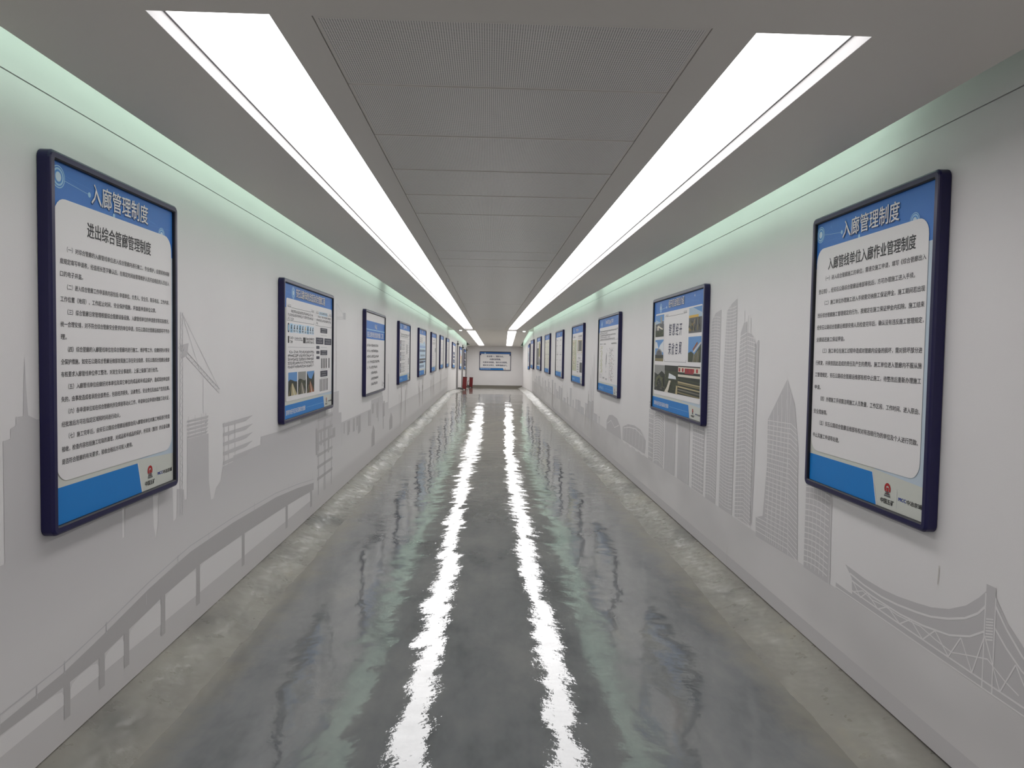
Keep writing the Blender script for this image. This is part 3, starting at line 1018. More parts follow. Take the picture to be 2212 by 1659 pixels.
def draw_org(P, w, h):
    header(P, w, h, 41, 7)
    callout(P, 0.22, 0.885, 1.79, 0.99)
    P.greek(0.27, 1.75, 0.955, 0.026, 'text', 8, 1)
    P.greek(0.24, 1.50, 0.92, 0.026, 'text', 8, 2)
    for v0, v1 in ((0.648, 0.84), (0.44, 0.62), (0.215, 0.406)):
        P.rect(0.225, v0, 0.345, v1, 'navy', 7)
        P.greek(0.25, 0.33, (v0 + v1) / 2, 0.05, 'paleblue', 8, 3)
        for i in range(5):
            v = v1 - (v1 - v0) * (i + 0.2) / 5
            P.line((0.37, v), (0.98, v), 0.006, 'lightgrey' if i % 2 else 'greytext', 7)
            P.greek(0.42, 0.90, v - 0.018, 0.018, 'greytext', 8, 5 + i, 0.4)
    for a, c, d, e in ((1.28, 0.578, 1.37, 0.77), (1.58, 0.357, 1.66, 0.49)):
        P.rect(a, c, d, e, 'stone', 7)
    for i in range(12):
        P.greek(1.12, 1.22, 0.82 - 0.05 * i, 0.02, 'greytext', 8, 20 + i, 0.3)
        P.greek(1.46, 1.72, 0.80 - 0.048 * i, 0.016, 'greytext', 8, 40 + i, 0.6)


def draw_blue_diagram(P, w, h):
    header(P, w, h, 42, 4)
    P.greek(0.7, 1.6, 0.99, 0.02, 'lightgrey', 8, 4, 0.4)
    for i in range(3):
        P.greek(0.25, 0.95, 0.955 - 0.045 * i, 0.025, 'text', 8, 1 + i)
    P.rect(0.12, 0.19, 1.80, 0.83, 'ice', 7)
    P.rect(1.25, 0.82, 1.5, 0.88, 'paleblue', 8)
    for i, v in enumerate((0.76, 0.74, 0.72)):
        P.rect(0.18, v, 1.78, v + 0.008, 'blue', 8)
    for i in range(4):
        P.rect(0.22 + 0.39 * i, 0.62, 0.55 + 0.39 * i, 0.67, 'navy' if i == 2 else 'shadow', 8)
        P.greek(0.26 + 0.39 * i, 0.52 + 0.39 * i, 0.645, 0.03, 'ice', 9, i)
    for i in range(5):
        P.rect(0.42 + 0.26 * i, 0.50, 0.54 + 0.26 * i, 0.55, 'navy', 8)
    P.rect(0.2, 0.405, 1.78, 0.45, 'black', 8)
    P.greek(0.3, 1.7, 0.428, 0.025, 'lightgrey', 9, 8)
    P.rect(0.2, 0.335, 1.25, 0.385, 'navy', 8)
    P.rect(1.28, 0.345, 1.78, 0.385, 'shadow', 8)
    for i in range(5):
        P.rect(0.2 + 0.24 * i, 0.23, 0.38 + 0.24 * i, 0.285, 'shadow', 8)
        P.greek(0.22 + 0.24 * i, 0.36 + 0.24 * i, 0.258, 0.03, 'ice', 9, i)


def draw_plain_chart(P, w, h):
    header(P, w, h, 43, 3)
    P.greek(0.75, 1.2, 0.965, 0.045, 'text', 8, 4)
    P.greek(0.4, 1.6, 0.89, 0.028, 'greytext', 8, 5)
    P.greek(0.3, 1.3, 0.855, 0.028, 'greytext', 8, 6)
    P.rect(1.35, 0.60, 1.78, 0.735, 'lightgrey', 7)
    P.greek(1.4, 1.7, 0.67, 0.03, 'greytext', 8, 3)
    P.line((0.75, 0.30), (0.75, 0.78), 0.02, 'lightgrey', 7)
    P.line((0.45, 0.30), (0.45, 0.62), 0.012, 'lightgrey', 7)
    for i in range(5):
        P.greek(0.3, 1.2, 0.56 - 0.06 * i, 0.018, 'lightgrey', 8, 10 + i, 0.4)


def draw_faint_text(P, w, h):
    header(P, w, h, 44, 3)
    P.rect(0.86, 0.93, 0.97, 0.97, 'greytext', 7)
    P.line((0.35, 0.73), (1.6, 0.73), 0.01, 'lightgrey', 7)
    for i in range(13):
        P.greek(0.3, 1.65, 0.88 - 0.048 * i, 0.016, 'lightgrey', 8, i, 0.15)


def draw_faint_table(P, w, h):
    header(P, w, h, 45, 5)
    P.rect(0.86, 0.89, 0.98, 0.94, 'greytext', 7)
    for i in range(10):
        P.line((0.25, 0.83 - 0.062 * i), (1.7, 0.83 - 0.062 * i), 0.003, 'lightgrey', 7)
        P.greek(0.3, 1.6, 0.80 - 0.062 * i, 0.015, 'lightgrey', 8, i, 0.3)
    P.greek(0.3, 0.9, 0.70, 0.03, 'greytext', 8, 3, 0.3)


def draw_three_photos(P, w, h):
    header(P, w, h, 46, 6)
    P.greek(0.65, 1.15, 0.93, 0.05, 'text', 8, 1)
    P.greek(0.5, 1.5, 0.86, 0.03, 'lightgrey', 8, 2)
    for v0, v1 in ((0.62, 0.75), (0.46, 0.58), (0.235, 0.41)):
        P.rect(0.50, v0, 1.45, v1, 'navy', 7)
        P.rect(0.62, v0 + 0.03, 1.30, v1 - 0.03, 'shadow', 8)
        P.greek(0.7, 1.25, (v0 + v1) / 2, 0.03, 'paleblue', 9, 2)


def draw_map_colours(P, w, h):
    header(P, w, h, 47, 4)
    P.rect(0.3, 0.25, 1.6, 0.95, 'ice', 7)
    P.poly([(0.4, 0.9), (1.0, 0.8), (1.1, 0.5), (0.5, 0.55)], 'pink', 8)
    P.poly([(1.0, 0.7), (1.5, 0.75), (1.45, 0.3), (0.9, 0.32)], 'yellow', 8)
    P.poly([(0.35, 0.5), (0.8, 0.5), (0.8, 0.28), (0.4, 0.28)], 'sage', 8)


def draw_dark_photo(P, w, h):
    header(P, w, h, 48, 4)
    P.rect(0.3, 0.6, 1.65, 0.98, 'stone', 7)
    P.rect(0.3, 0.22, 1.65, 0.55, 'navy', 7)
    P.greek(0.4, 1.5, 0.40, 0.05, 'ice', 8, 2)
    P.greek(0.4, 1.5, 0.80, 0.05, 'lightgrey', 8, 3)


def draw_plan(P, w, h):
    header(P, w, h, 51, 8)
    callout(P, 0.12, 0.84, 1.78, 1.005)
    for i, c in enumerate((1.66, 0.9, 1.62, 1.15, 1.55)):
        P.greek(0.19 if i % 2 == 0 else 0.15, c, 0.985 - 0.032 * i, 0.024, 'greytext', 8, i, 0.05)
    for a, c in ((0.2, 0.36), (0.42, 0.5), (0.58, 0.75), (1.25, 1.70)):
        P.greek(a, c, 0.785, 0.024, 'text', 8, 7)
    r = random.Random(8)
    for i in range(150):
        u, v = r.gauss(0.33, 0.06), r.uniform(0.30, 0.75)
        P.rect(u, v, u + 0.03, v + 0.008, r.choice(('olive', 'sage', 'sage', 'olive')), 8)
    P.poly([(0.80, 0.40), (0.86, 0.60), (0.83, 0.66), (0.79, 0.55)], 'greytext', 8)
    for i in range(10):
        u, v = r.gauss(0.83, 0.05), r.uniform(0.28, 0.72)
        P.rect(u, v, u + 0.03, v + 0.012, 'lightgrey', 8)
    for i in range(150):
        u, v = r.gauss(1.28, 0.10), r.uniform(0.22, 0.72)
        P.rect(u, v, u + 0.035, v + 0.006, r.choice(('greytext', 'lightgrey', 'greytext', 'pink', 'text')), 8)
    P.line((1.15, 0.72), (1.10, 0.22), 0.01, 'greytext', 8)
    for i in range(3):
        P.line((0.15, 0.25 + 0.02 * i), (0.42, 0.25 + 0.02 * i), 0.003, 'greytext', 8)
    P.greek(0.50, 0.68, 0.25, 0.03, 'text', 8, 6)
    P.greek(0.75, 0.92, 0.24, 0.03, 'greytext', 8, 5)


def draw_map(P, w, h):
    header(P, w, h, 52, 5)
    P.greek(0.25, 0.62, 0.975, 0.04, 'greytext', 8, 1)
    P.greek(1.10, 1.68, 0.975, 0.045, 'greytext', 8, 2)
    P.rect(0.11, 0.265, 0.83, 0.915, 'sage', 7)
    P.poly([(0.12, 0.90), (0.5, 0.91), (0.45, 0.7), (0.60, 0.5), (0.45, 0.3), (0.2, 0.45), (0.3, 0.65)], 'pale', 8)
    r = random.Random(4)
    for i in range(90):
        u, v = r.uniform(0.16, 0.62), r.uniform(0.3, 0.88)
        P.rect(u, v, u + 0.04, v + 0.012, r.choice(('yellow', 'olive', 'leaf2', 'greytext')), 9)
    for v in (0.928, 0.605):
        P.line((0.99, v), (1.72, v), 0.004, 'greytext', 7)
    P.rect(1.0, 0.635, 1.70, 0.90, 'sand', 7)
    P.rect(1.06, 0.68, 1.64, 0.88, 'stone', 8)
    for i in range(3):
        P.rect(1.15 + 0.17 * i, 0.69, 1.23 + 0.17 * i, 0.87, ('pale', 'forest', 'concrete')[i], 9)
    P.rect(1.06, 0.645, 1.64, 0.675, 'white', 8)
    P.greek(1.1, 1.5, 0.535, 0.055, 'greytext', 8, 4)
    for i in range(5):
        P.greek(0.93, 1.22, 0.455 - 0.05 * i, 0.032, 'text', 8, 11 + i)
    P.rect(1.36, 0.25, 1.74, 0.45, 'stone', 7)
    P.rect(1.45, 0.26, 1.55, 0.44, 'forest', 8)
    P.line((0.93, 0.47), (1.74, 0.49), 0.004, 'greytext', 7)


def draw_four_drawings(P, w, h, seed=60, tint='white', n=4):
    header(P, w, h, seed, n)
    if tint != 'white':
        P.rect(0.11, 0.19, 1.82, 1.04, tint, 7)
    for u0 in (0.20, 1.05):
        for v0 in (0.62, 0.25):
            P.greek(u0 + 0.15, u0 + 0.42, v0 + 0.345, 0.04, 'greytext', 8, seed)
            P.line((u0, v0 + 0.20), (u0 + 0.35, v0 + 0.21), 0.006, 'greytext', 8)
            P.line((u0 + 0.35, v0 + 0.21), (u0 + 0.36, v0 + 0.08), 0.008, 'lightgrey', 8)
            P.line((u0 + 0.05, v0 + 0.20), (u0 + 0.05, v0 + 0.04), 0.006, 'lightgrey', 8)
            P.greek(u0 + 0.1, u0 + 0.6, v0 + 0.03, 0.02, 'lightgrey', 8, seed + 1, 0.5)
    P.line((0.15, 0.60), (1.78, 0.60), 0.005, 'lightgrey', 8)


def draw_route_drawings(P, w, h):
    draw_four_drawings(P, w, h, 66, 'cream', 5)
    P.line((1.60, 0.28), (1.58, 0.95), 0.03, 'pale', 9)
    P.line((1.45, 0.5), (1.5, 0.3), 0.016, 'olive', 9)


def draw_gorge(P, w, h):
    header(P, w, h, 63, 6)
    P.rect(0.12, 0.19, 0.95, 0.80, 'stone', 7)
    P.poly([(0.2, 0.25), (0.35, 0.75), (0.6, 0.78), (0.55, 0.3)], 'concrete', 8)
    P.poly([(0.6, 0.2), (0.7, 0.6), (0.9, 0.7), (0.9, 0.2)], 'forest', 8)
    P.rect(1.0, 0.50, 1.45, 1.02, 'olive', 7)
    P.rect(1.15, 0.55, 1.32, 0.98, 'leaf', 8)
    P.rect(1.5, 0.45, 1.78, 0.95, 'sand', 7)
    P.poly([(0.95, 0.2), (1.8, 0.2), (1.7, 0.40), (1.2, 0.48)], 'concrete', 7)
    P.greek(0.2, 0.85, 0.95, 0.04, 'lightgrey', 8, 3)


def draw_index(P, w, h):
    header(P, w, h, 64, 4)
    for i in range(9):
        v = 0.90 - 0.072 * i
        P.greek(0.3, 0.72, v, 0.034, 'greytext', 8, i, 0.2)
        P.greek(1.0, 1.35, v + 0.005, 0.04, 'text', 8, 20 + i)


def draw_last(P, w, h):
    header(P, w, h, 65, 4)
    P.rect(0.3, 0.35, 1.1, 0.85, 'ice', 7)
    for i in range(8):
        P.rect(0.35, 0.40 + 0.05 * i, 1.0, 0.42 + 0.05 * i, 'navy', 8)
    P.greek(1.2, 1.7, 0.7, 0.05, 'greytext', 8, 2)


def draw_slogan(P, w, h):
    m = 0.034
    P.rect(m, m, w - m, h - m, 'white', 0)
    P.rect(m, 1.06, w - m, h - m, 'shadow', 1)
    P.rect(m, 0.97, 0.10, 1.07, 'shadow', 1)
    P.rect(w - 0.09, 0.95, w - m, 1.07, 'shadow', 1)
    P.rect(m, 1.10, w - m, 1.15, 'blue', 2)
    P.disc(0.36, 1.105, 0.048, 'paleblue', 3)
    rows = (('安全第一，预防为主，', 0.47, 1.565, 0.905), ('共建和谐管廊。', 0.65, 1.38, 0.715), ('完善安全制度，强化安全管理，', 0.225, 1.80, 0.52), ('落实安全责任，保障管廊运行。', 0.225, 1.80, 0.33))
    for s, a, c, v in rows:
        P.text(s, a, c, v, 0.105, 'ink', 3, 0.022)
    P.poly([(m, m), (1.58, m), (1.52, 0.155), (m, 0.155)], 'foot', 1)
    P.rect(m, 0.125, 1.53, 0.155, 'shadow', 2)
    P.text('昆明市经开区安石路综合管廊', 0.07, 0.72, 0.088, 0.045, 'ice', 3, 0.02)
    logos(P, 1.55, w - m, m, 0.155)


RZ = math.radians(90)
GP = 'navy framed posters along the walls'


def on_left(label, y, z, w, h, draw, tilt=0.0):
    return sign(label, w, h, draw, (XL + 0.003, y, z), (0, 0, RZ + tilt), GP)


def on_right(label, y_far, z, w, h, draw, tilt=0.0):
    return sign(label, w, h, draw, (XR - 0.003, y_far, z), (0, 0, -RZ + tilt), GP)


on_left('big upright rules poster in navy frame nearest the camera on the left wall', 2.785, 0.98, 1.115, 1.49, draw_rules)
on_left('wide poster with three road photos and dark boxes, second on the left wall', 5.885, 1.105, 1.88, 1.205, draw_project)
on_left('wide poster with white top, two blue bands and listed names, third on the left wall', 9.78, 1.095, 1.86, 1.20, draw_list)
on_left('wide poster with three dark side blocks and tables, fourth on the left wall', 13.44, 1.10, 1.90, 1.20, draw_org)
on_left('wide poster of light blue flow diagrams, fifth on the left wall', 17.28, 1.11, 1.93, 1.20, draw_blue_diagram)
on_left('wide poster with a small grey box at right edge, sixth on the left wall', 21.05, 1.12, 1.90, 1.20, draw_plain_chart)
on_left('wide poster of very faint text with one rule, seventh on the left wall', 24.88, 1.13, 1.75, 1.20, draw_faint_text)
on_left('wide poster of faint ruled table at the bend, eighth on the left wall', 28.5, 1.11, 1.88, 1.20, draw_faint_table)
on_right('big upright rules poster in navy frame nearest the camera on the right wall', 4.005, 1.005, 1.14, 1.495, draw_work_rules)
on_right('wide poster with city photos around blue calligraphy, second on the right wall', 7.91, 1.125, 1.91, 1.215, draw_zone)
on_right('wide poster with paragraph over green and purple route plans, third on the right wall', 11.87, 1.11, 1.90, 1.225, draw_plan)
on_right('wide poster with yellow green map and tan framed photo, fourth on the right wall', 15.65, 1.115, 1.89, 1.225, draw_map)
on_right('wide white poster with four faint line drawings, fifth on the right wall', 19.45, 1.12, 1.86, 1.215, draw_four_drawings)
on_right('wide cream poster with four faint line drawings, sixth on the right wall', 23.23, 1.12, 1.88, 1.23, draw_route_drawings)
on_right('wide poster with black and olive photographs, seventh on the right wall', 27.02, 1.13, 1.98, 1.215, draw_gorge)
on_right('wide poster with two columns of short lines at the bend, eighth on the right wall', 30.95, 1.10, 1.98, 1.215, draw_index, math.radians(-0.3))


def on_s2(label, side, y, z, w, h, draw):
    o = sign(label, w, h, draw, (0, 0, 0), (0, 0, 0), GP)
    x = side * (W2 - 0.003)
    o.matrix_world = Matrix.Translation(s2(x, y, z)) @ S2M.to_4x4() @ Matrix.Rotation(-side * RZ, 4, 'Z')
    return o


on_s2('wide poster with three dark blue pictures beyond the bend on the left wall', -1, 2.2, 1.10, 1.9, 1.18, draw_three_photos)
on_s2('wide poster with pink and yellow map between the steel posts on the left wall', -1, 7.55, 1.10, 1.9, 1.2, draw_map_colours)
on_s2('wide poster with dark pictures, last on the left wall before the end wall', -1, 11.8, 1.12, 1.9, 1.2, draw_dark_photo)
on_s2('wide poster seen edge on, last on the right wall before the end wall', 1, 4.85, 1.10, 1.9, 1.2, draw_last)
o = sign('landscape slogan board in navy frame on the end wall of the corridor', 2.03, 1.215, draw_slogan, (0, 0, 0), (0, 0, 0), None, 'slogan_board')
o.matrix_world = Matrix.Translation(s2(-0.998, EY - 0.003, 1.125)) @ S2M.to_4x4()

# ------------------------------------------------------------------ murals printed on the two side walls
MG = mat('mural_grey', (203, 200, 201), 0.55, spec=0.3)
MD = mat('mural_dark_grey', (192, 189, 189), 0.55, spec=0.3)
MLINE = mat('mural_thin_line', (204, 202, 204), 0.55, spec=0.3)
MW = mat('mural_white', (234, 231, 231), 0.55, spec=0.3)
MSTRIP = mat('mural_base_strip', (205, 202, 203), 0.55, spec=0.3)
STAIN = mat('wall_drip_stain', (202, 197, 192), 0.6)
MFADE = mat('mural_fading_grey', (198, 196, 196), 0.55, spec=0.3)
t = NT(MFADE)
sep = t.n('ShaderNodeSeparateXYZ')
t.l(t.pos(), sep.inputs[0])
mr = t.n('ShaderNodeMapRange')
mr.inputs[1].default_value = 0.20
mr.inputs[2].default_value = 0.95
t.l(sep.outputs[2], mr.inputs[0])
t.l(t.ramp(mr.outputs[0], [(0.10, lin((214, 211, 211))), (0.20, lin((226, 223, 223))), (0.5, lin((224, 221, 221))), (1.0, lin((206, 203, 204)))]), t.b.inputs['Base Color'])
MFADR = mat('mural_ground_grey', (198, 196, 196), 0.55, spec=0.3)
t = NT(MFADR)
t.l(t.ramp(t.noise(t.scaled(t.pos(), (1, 0.6, 1.6)), 1.1, 2), [(0.35, lin((207, 204, 204))), (0.65, lin((224, 221, 221)))]), t.b.inputs['Base Color'])

M = Print()      # left wall: u = Y, v = Z
sky = [(0.0, 0.103), (0.0, 0.94), (2.58, 0.94), (2.58, 1.38), (2.62, 1.385), (2.62, 1.42), (2.65, 1.43), (2.65, 1.46), (2.692, 1.46), (2.696, 1.56), (2.703, 1.68), (2.71, 1.56), (2.72, 1.46), (2.77, 1.44),
       (2.95, 1.44), (2.95, 1.25), (3.395, 1.2), (3.40, 0.82), (3.42, 0.82), (3.425, 1.0), (3.705, 1.0), (3.715, 0.80), (3.74, 0.73), (3.765, 0.80), (3.77, 1.02), (3.935, 1.02), (3.945, 0.77), (3.99, 0.78), (3.995, 0.94),
       (4.08, 0.92), (4.09, 0.86), (4.125, 0.855), (4.13, 1.20), (4.44, 1.20), (4.445, 0.90), (4.48, 0.78), (4.52, 0.78), (4.56, 0.84), (4.64, 0.87), (4.67, 0.94), (4.68, 0.955), (4.86, 0.96), (4.87, 1.0), (5.45, 1.0), (5.45, 1.06),
       (5.9, 1.05), (6.6, 1.05), (6.6, 1.14), (7.6, 1.14), (7.6, 1.05), (7.95, 1.05), (7.95, 1.26), (8.27, 1.26), (8.27, 1.01), (8.42, 1.0), (8.43, 0.88), (10.53, 0.875), (10.56, 1.0), (11.72, 1.0), (11.73, 0.865), (12.29, 0.86), (12.30, 1.34),
       (12.36, 1.35), (12.38, 0.73), (20, 0.70), (29.99, 0.70), (29.99, 0.103)]
M.poly(sky, MFADE, 1)
# unfinished floors of the two buildings on site
for i in range(5):
    z = 1.205 + 0.023 * i
    M.poly([(4.13, z), (4.40 + 0.008 * i, z), (4.44, z + 0.013), (4.13, z + 0.011)], MG, 2)
    z = 0.965 + 0.062 * i
    M.poly([(4.68, z), (5.12, z), (5.27, z + 0.028), (4.68, z + 0.022)], MG, 2)
for u in (4.15, 4.24, 4.33, 4.40):
    M.line((u, 1.2), (u, 1.33), 0.004, MG, 2)
for u in (4.70, 4.78, 4.9):
    M.line((u, 0.95), (u, 1.24), 0.006, MG, 2)


def lattice(a, c, w, n, k=2):
    du, dv = c[0] - a[0], c[1] - a[1]
    L = math.hypot(du, dv)
    nu, nv = -dv / L * w / 2, du / L * w / 2
    M.line((a[0] + nu, a[1] + nv), (c[0] + nu, c[1] + nv), 0.004, MLINE, k)
    M.line((a[0] - nu, a[1] - nv), (c[0] - nu, c[1] - nv), 0.004, MLINE, k)
    for i in range(n):
        s, e = (1, -1) if i % 2 else (-1, 1)
        f, g = i / n, (i + 1) / n
        M.line((a[0] + du * f + nu * s, a[1] + dv * f + nv * s), (a[0] + du * g + nu * e, a[1] + dv * g + nv * e), 0.003, MLINE, k)


lattice((4.045, 0.78), (4.055, 1.70), 0.035, 40)
lattice((4.055, 1.70), (4.06, 1.92), 0.03, 8)
lattice((4.02, 1.735), (4.62, 1.45), 0.028, 26)
M.poly([(4.055, 1.66), (4.13, 1.68), (4.15, 1.75), (4.07, 1.74)], MG, 2)
M.line((4.06, 1.92), (4.30, 1.60), 0.003, MLINE, 2)
M.line((4.06, 1.92), (4.62, 1.46), 0.003, MLINE, 2)
M.line((4.36, 1.56), (4.36, 1.33), 0.003, MLINE, 2)
lattice((8.12, 1.15), (8.12, 2.25), 0.03, 36)
lattice((8.12, 2.085), (8.62, 2.11), 0.025, 14)
M.line((8.12, 2.25), (8.58, 2.12), 0.004, MLINE, 2)
M.rect(8.50, 2.09, 8.63, 2.17, MLINE, 2)
lattice((8.45, 0.60), (8.45, 0.88), 0.03, 8)
lattice((12.5, 1.2), (12.95, 2.0), 0.05, 10)
# bridge
top = [(0.4, 0.30), (2.0, 0.355), (2.54, 0.375), (2.93, 0.39), (3.25, 0.43), (3.65, 0.49), (4.0, 0.525), (4.17, 0.54), (4.86, 0.545), (5.83, 0.52), (6.5, 0.47), (7.1, 0.41)]
low = [(0.4, 0.26), (2.0, 0.325), (2.54, 0.335), (2.94, 0.33), (3.21, 0.335), (3.44, 0.36), (3.84, 0.40), (4.33, 0.425), (5.07, 0.415), (6.13, 0.385), (6.6, 0.365), (7.1, 0.34)]
M.poly(top + low[::-1], MD, 3)


def low_at(u):
    for a, c in zip(low[:-1], low[1:]):
        if a[0] <= u <= c[0]:
            return a[1] + (c[1] - a[1]) * (u - a[0]) / (c[0] - a[0])
    return low[-1][1]


piers = [1.9, 2.35, 2.945, 3.21, 3.43, 3.815, 4.275, 5.06, 6.15, 7.0]
for a, c in zip(piers[:-1], piers[1:]):
    w = 0.012 + 0.004 * a
    g = c - a - 2 * w
    e = min(0.06, g * 0.3)
    pts = [(a + w, 0.255), (a + w, low_at(a + w) - 0.035)] + [(u, low_at(u) - d) for u, d in ((a + w + e * 0.25, 0.016), (a + w + e, 0.005), (a + w + g * 0.5, 0.004), (c - w - e, 0.005), (c - w - e * 0.25, 0.016))] + [(c - w, low_at(c - w) - 0.035), (c - w, 0.255)]
    M.poly(pts, MW, 2)
    M.rect(c - w, 0.19, c + w, low_at(c) + 0.01, MD, 3)
rail = [(u, v + 0.035) for u, v in top]
M.path(rail, 0.005, MLINE, 4)
for u in (2.2, 2.54, 2.75, 2.93, 3.25, 3.63, 4.0, 4.44, 5.3, 6.2, 7.05):
    v = [q for q in top if q[0] <= u][-1][1]
    M.line((u, v - 0.01), (u, v + 0.045), 0.005, MLINE, 4)
# scaffold tower and the far skyline pieces
for i in range(6):
    M.rect(7.25, 0.40 + 0.12 * i, 7.95, 0.43 + 0.12 * i, MD, 3)
for u in (7.3, 7.55, 7.6, 7.9):
    M.line((u, 0.25), (u, 1.1), 0.02, MD, 3)
r = random.Random(12)
for i in range(26):
    u = r.uniform(7.0, 12.0)
    M.rect(u, r.uniform(0.62, 0.8), u + r.uniform(0.03, 0.15), r.uniform(0.86, 0.98) if u < 8.4 or u > 10.6 else 0.86, MD, 3)
for u0, u1, v0, v1 in ((11.75, 11.82, 0.45, 0.72), (10.6, 10.9, 0.3, 0.62), (12.5, 12.9, 0.35, 0.65)):
    M.poly([(u0, v0), (u0, v1 * 0.8), ((u0 + u1) / 2, v1), (u1, v1 * 0.85), (u1, v0)], MD, 3)
# drips of dirty water under the far posters
for i in range(34):
    u = r.choice((13.9, 14.6, 15.1, 17.8, 18.6, 21.6, 22.4, 25.2, 26.0, 28.0)) + r.uniform(-0.25, 0.35)
    v1 = r.uniform(0.7, 1.10)
    v0 = v1 - r.uniform(0.25, 0.75)
    w = r.uniform(0.01, 0.03)
    M.poly([(u - w, v1), (u + w, v1), (u + w * 0.6, (v0 + v1) / 2), (u + w * 0.2, max(v0, 0.12)), (u - w * 0.4, max(v0, 0.12) + 0.05)], STAIN, 5)
o = M.build('mural', wall_left, loc=(XL + 0.0006, 0, 0), rotz=RZ)
o['kind'] = 'structure'

M = Print()      # right wall: u = -Y, v = Z
Rr = lambda pts: [(-u, v) for u, v in pts]
M.poly(Rr([(0.0, 0.19), (0.0, 0.50), (3.75, 0.505), (4.1, 0.51), (8.17, 0.535), (9.84, 0.55), (11.6, 0.57), (29.99, 0.60), (29.99, 0.19)]), MFADR, 1)
M.rect(-29.99, 0.107, 0.0, 0.197, MSTRIP, 2)


def grid(poly, ua, ub, va, vb, cols, rows, sag=0.0, w=0.006, k=3):
    M.poly(Rr(poly), MG, 2)
    for i in range(1, cols):
        f = i / cols
        M.line((-(ua + (ub - ua) * f), va), (-(ua + (ub - ua) * f), vb), w * 0.8, MW, k)
    for j in range(rows):
        v = va + (vb - va) * (j + 0.5) / rows
        if sag:
            pts = [(-(ua + (ub - ua) * f), v + sag * 4 * f * (1 - f)) for f in (0, .2, .4, .6, .8, 1)]
            M.path(pts, w, MW, k)
        else:
            M.line((-ua, v), (-ub, v), w, MW, k)


# A and B: round striped towers
grid([(5.99, 0.52), (5.99, 1.3), (5.93, 2.02), (5.84, 2.08), (5.70, 2.10), (5.72, 0.52)], 5.99, 5.72, 0.55, 2.05, 4, 60, 0.012, 0.005)
grid([(5.63, 0.52), (5.62, 1.4), (5.59, 1.78), (5.56, 2.08), (5.45, 2.13), (5.34, 2.16), (5.32, 1.0), (5.32, 0.52)], 5.62, 5.33, 0.55, 2.12, 4, 62, -0.012, 0.005)
# C: twin slab with a folded front and masts
M.poly(Rr([(5.26, 0.53), (5.26, 1.75), (5.24, 1.90), (5.18, 1.97), (5.12, 1.98), (5.10, 1.54), (5.08, 0.53)]), MG, 2)
M.poly(Rr([(5.10, 0.53), (5.10, 1.90), (5.05, 1.895), (4.99, 1.87), (4.94, 1.82), (4.94, 0.53)]), MG, 2)
M.poly(Rr([(4.93, 0.56), (4.93, 1.81), (4.90, 1.84), (4.875, 1.84), (4.90, 0.8), (4.915, 0.54)]), MG, 2)
for i in range(46):
    v = 0.54 + 0.03 * i
    M.line((-5.26, v - 0.02), (-5.10, v + 0.012), 0.006, MW, 3)
    M.line((-5.10, v + 0.012), (-4.94, v - 0.02 + 0.010), 0.006, MW, 3)
for u in (5.20, 5.15, 5.06, 5.02, 4.98):
    M.line((-u, 0.53), (-u, 1.86), 0.004, MW, 3)
for u, v in ((5.17, 2.06), (5.09, 2.02), (5.04, 2.0)):
    M.line((-u, 1.88), (-u, v), 0.006, MG, 3)
# D: pointed glass wedge
M.poly(Rr([(4.83, 0.49), (4.84, 0.62), (4.72, 0.655), (4.67, 1.02), (4.68, 1.31), (4.39, 1.59), (4.27, 1.44), (4.205, 1.18), (4.165, 0.512), (4.31, 0.505)]), MG, 2)
M.line((-4.39, 1.59), (-4.30, 0.51), 0.006, MW, 3)
for i in range(26):
    v = 0.53 + 0.031 * i
    x = 4.68 if v > 0.65 else 4.83
    M.line((-x, v), (-4.315, v + 0.012), 0.0055, MW, 3)
    M.line((-4.315, v + 0.012), (-(4.17 + 0.06 * (v - 0.5)), v - 0.02), 0.005, MW, 3)
for a in range(9):
    M.line((-(4.66 - 0.035 * a), 0.51), (-(4.62 - 0.030 * a + (0.06 if a % 2 else -0.05)), 1.30 + 0.027 * a), 0.005, MW, 3)
# E: curved block under the near poster
grid([(4.08, 0.50), (4.08, 1.05), (3.98, 1.10), (3.77, 1.05), (3.755, 0.50)], 4.08, 3.79, 0.52, 1.06, 6, 16, 0.012)
for u in (3.775, 3.765):
    M.line((-u, 0.5), (-u, 1.05), 0.003, MW, 3)
# low blocks behind the second poster
for ua, ub, vt, c, rw, sg in ((8.17, 7.95, 1.2, 3, 12, 0), (7.90, 7.48, 1.10, 3, 20, 0.03), (7.42, 7.0, 1.3, 9, 0, 0), (6.90, 6.50, 1.3, 9, 0, 0), (6.40, 6.06, 1.3, 5, 22, 0)):
    grid([(ua, 0.53), (ua, vt), (ub, vt), (ub, 0.53)], ua, ub, 0.54, vt, c, rw, sg, 0.008)
# domed halls further on
M.poly(Rr([(11.1, 0.55), (11.1, 0.70), (10.9, 0.80), (10.6, 0.83), (10.2, 0.81), (9.95, 0.72), (9.84, 0.55)]), MG, 2)
M.poly(Rr([(9.76, 0.56), (9.76, 0.74), (9.40, 0.81), (9.0, 0.835), (8.62, 0.82), (8.32, 0.72), (8.36, 0.56)]), MG, 2)
for i in range(7):
    a = 9.7 - 0.2 * i
    M.line((-a, 0.58), (-(a - 0.05), 0.81), 0.012, MW, 3)
M.path(Rr([(9.7, 0.73), (9.3, 0.78), (8.9, 0.80), (8.5, 0.76)]), 0.012, MW, 3)
M.path(Rr([(11.05, 0.66), (10.7, 0.74), (10.4, 0.66), (10.05, 0.73)]), 0.012, MW, 3)
for u in (9.6, 9.2, 8.8, 8.5):
    M.rect(-u - 0.1, 0.53, -u + 0.06, 0.55, MW, 3)
r = random.Random(31)
u = 11.8
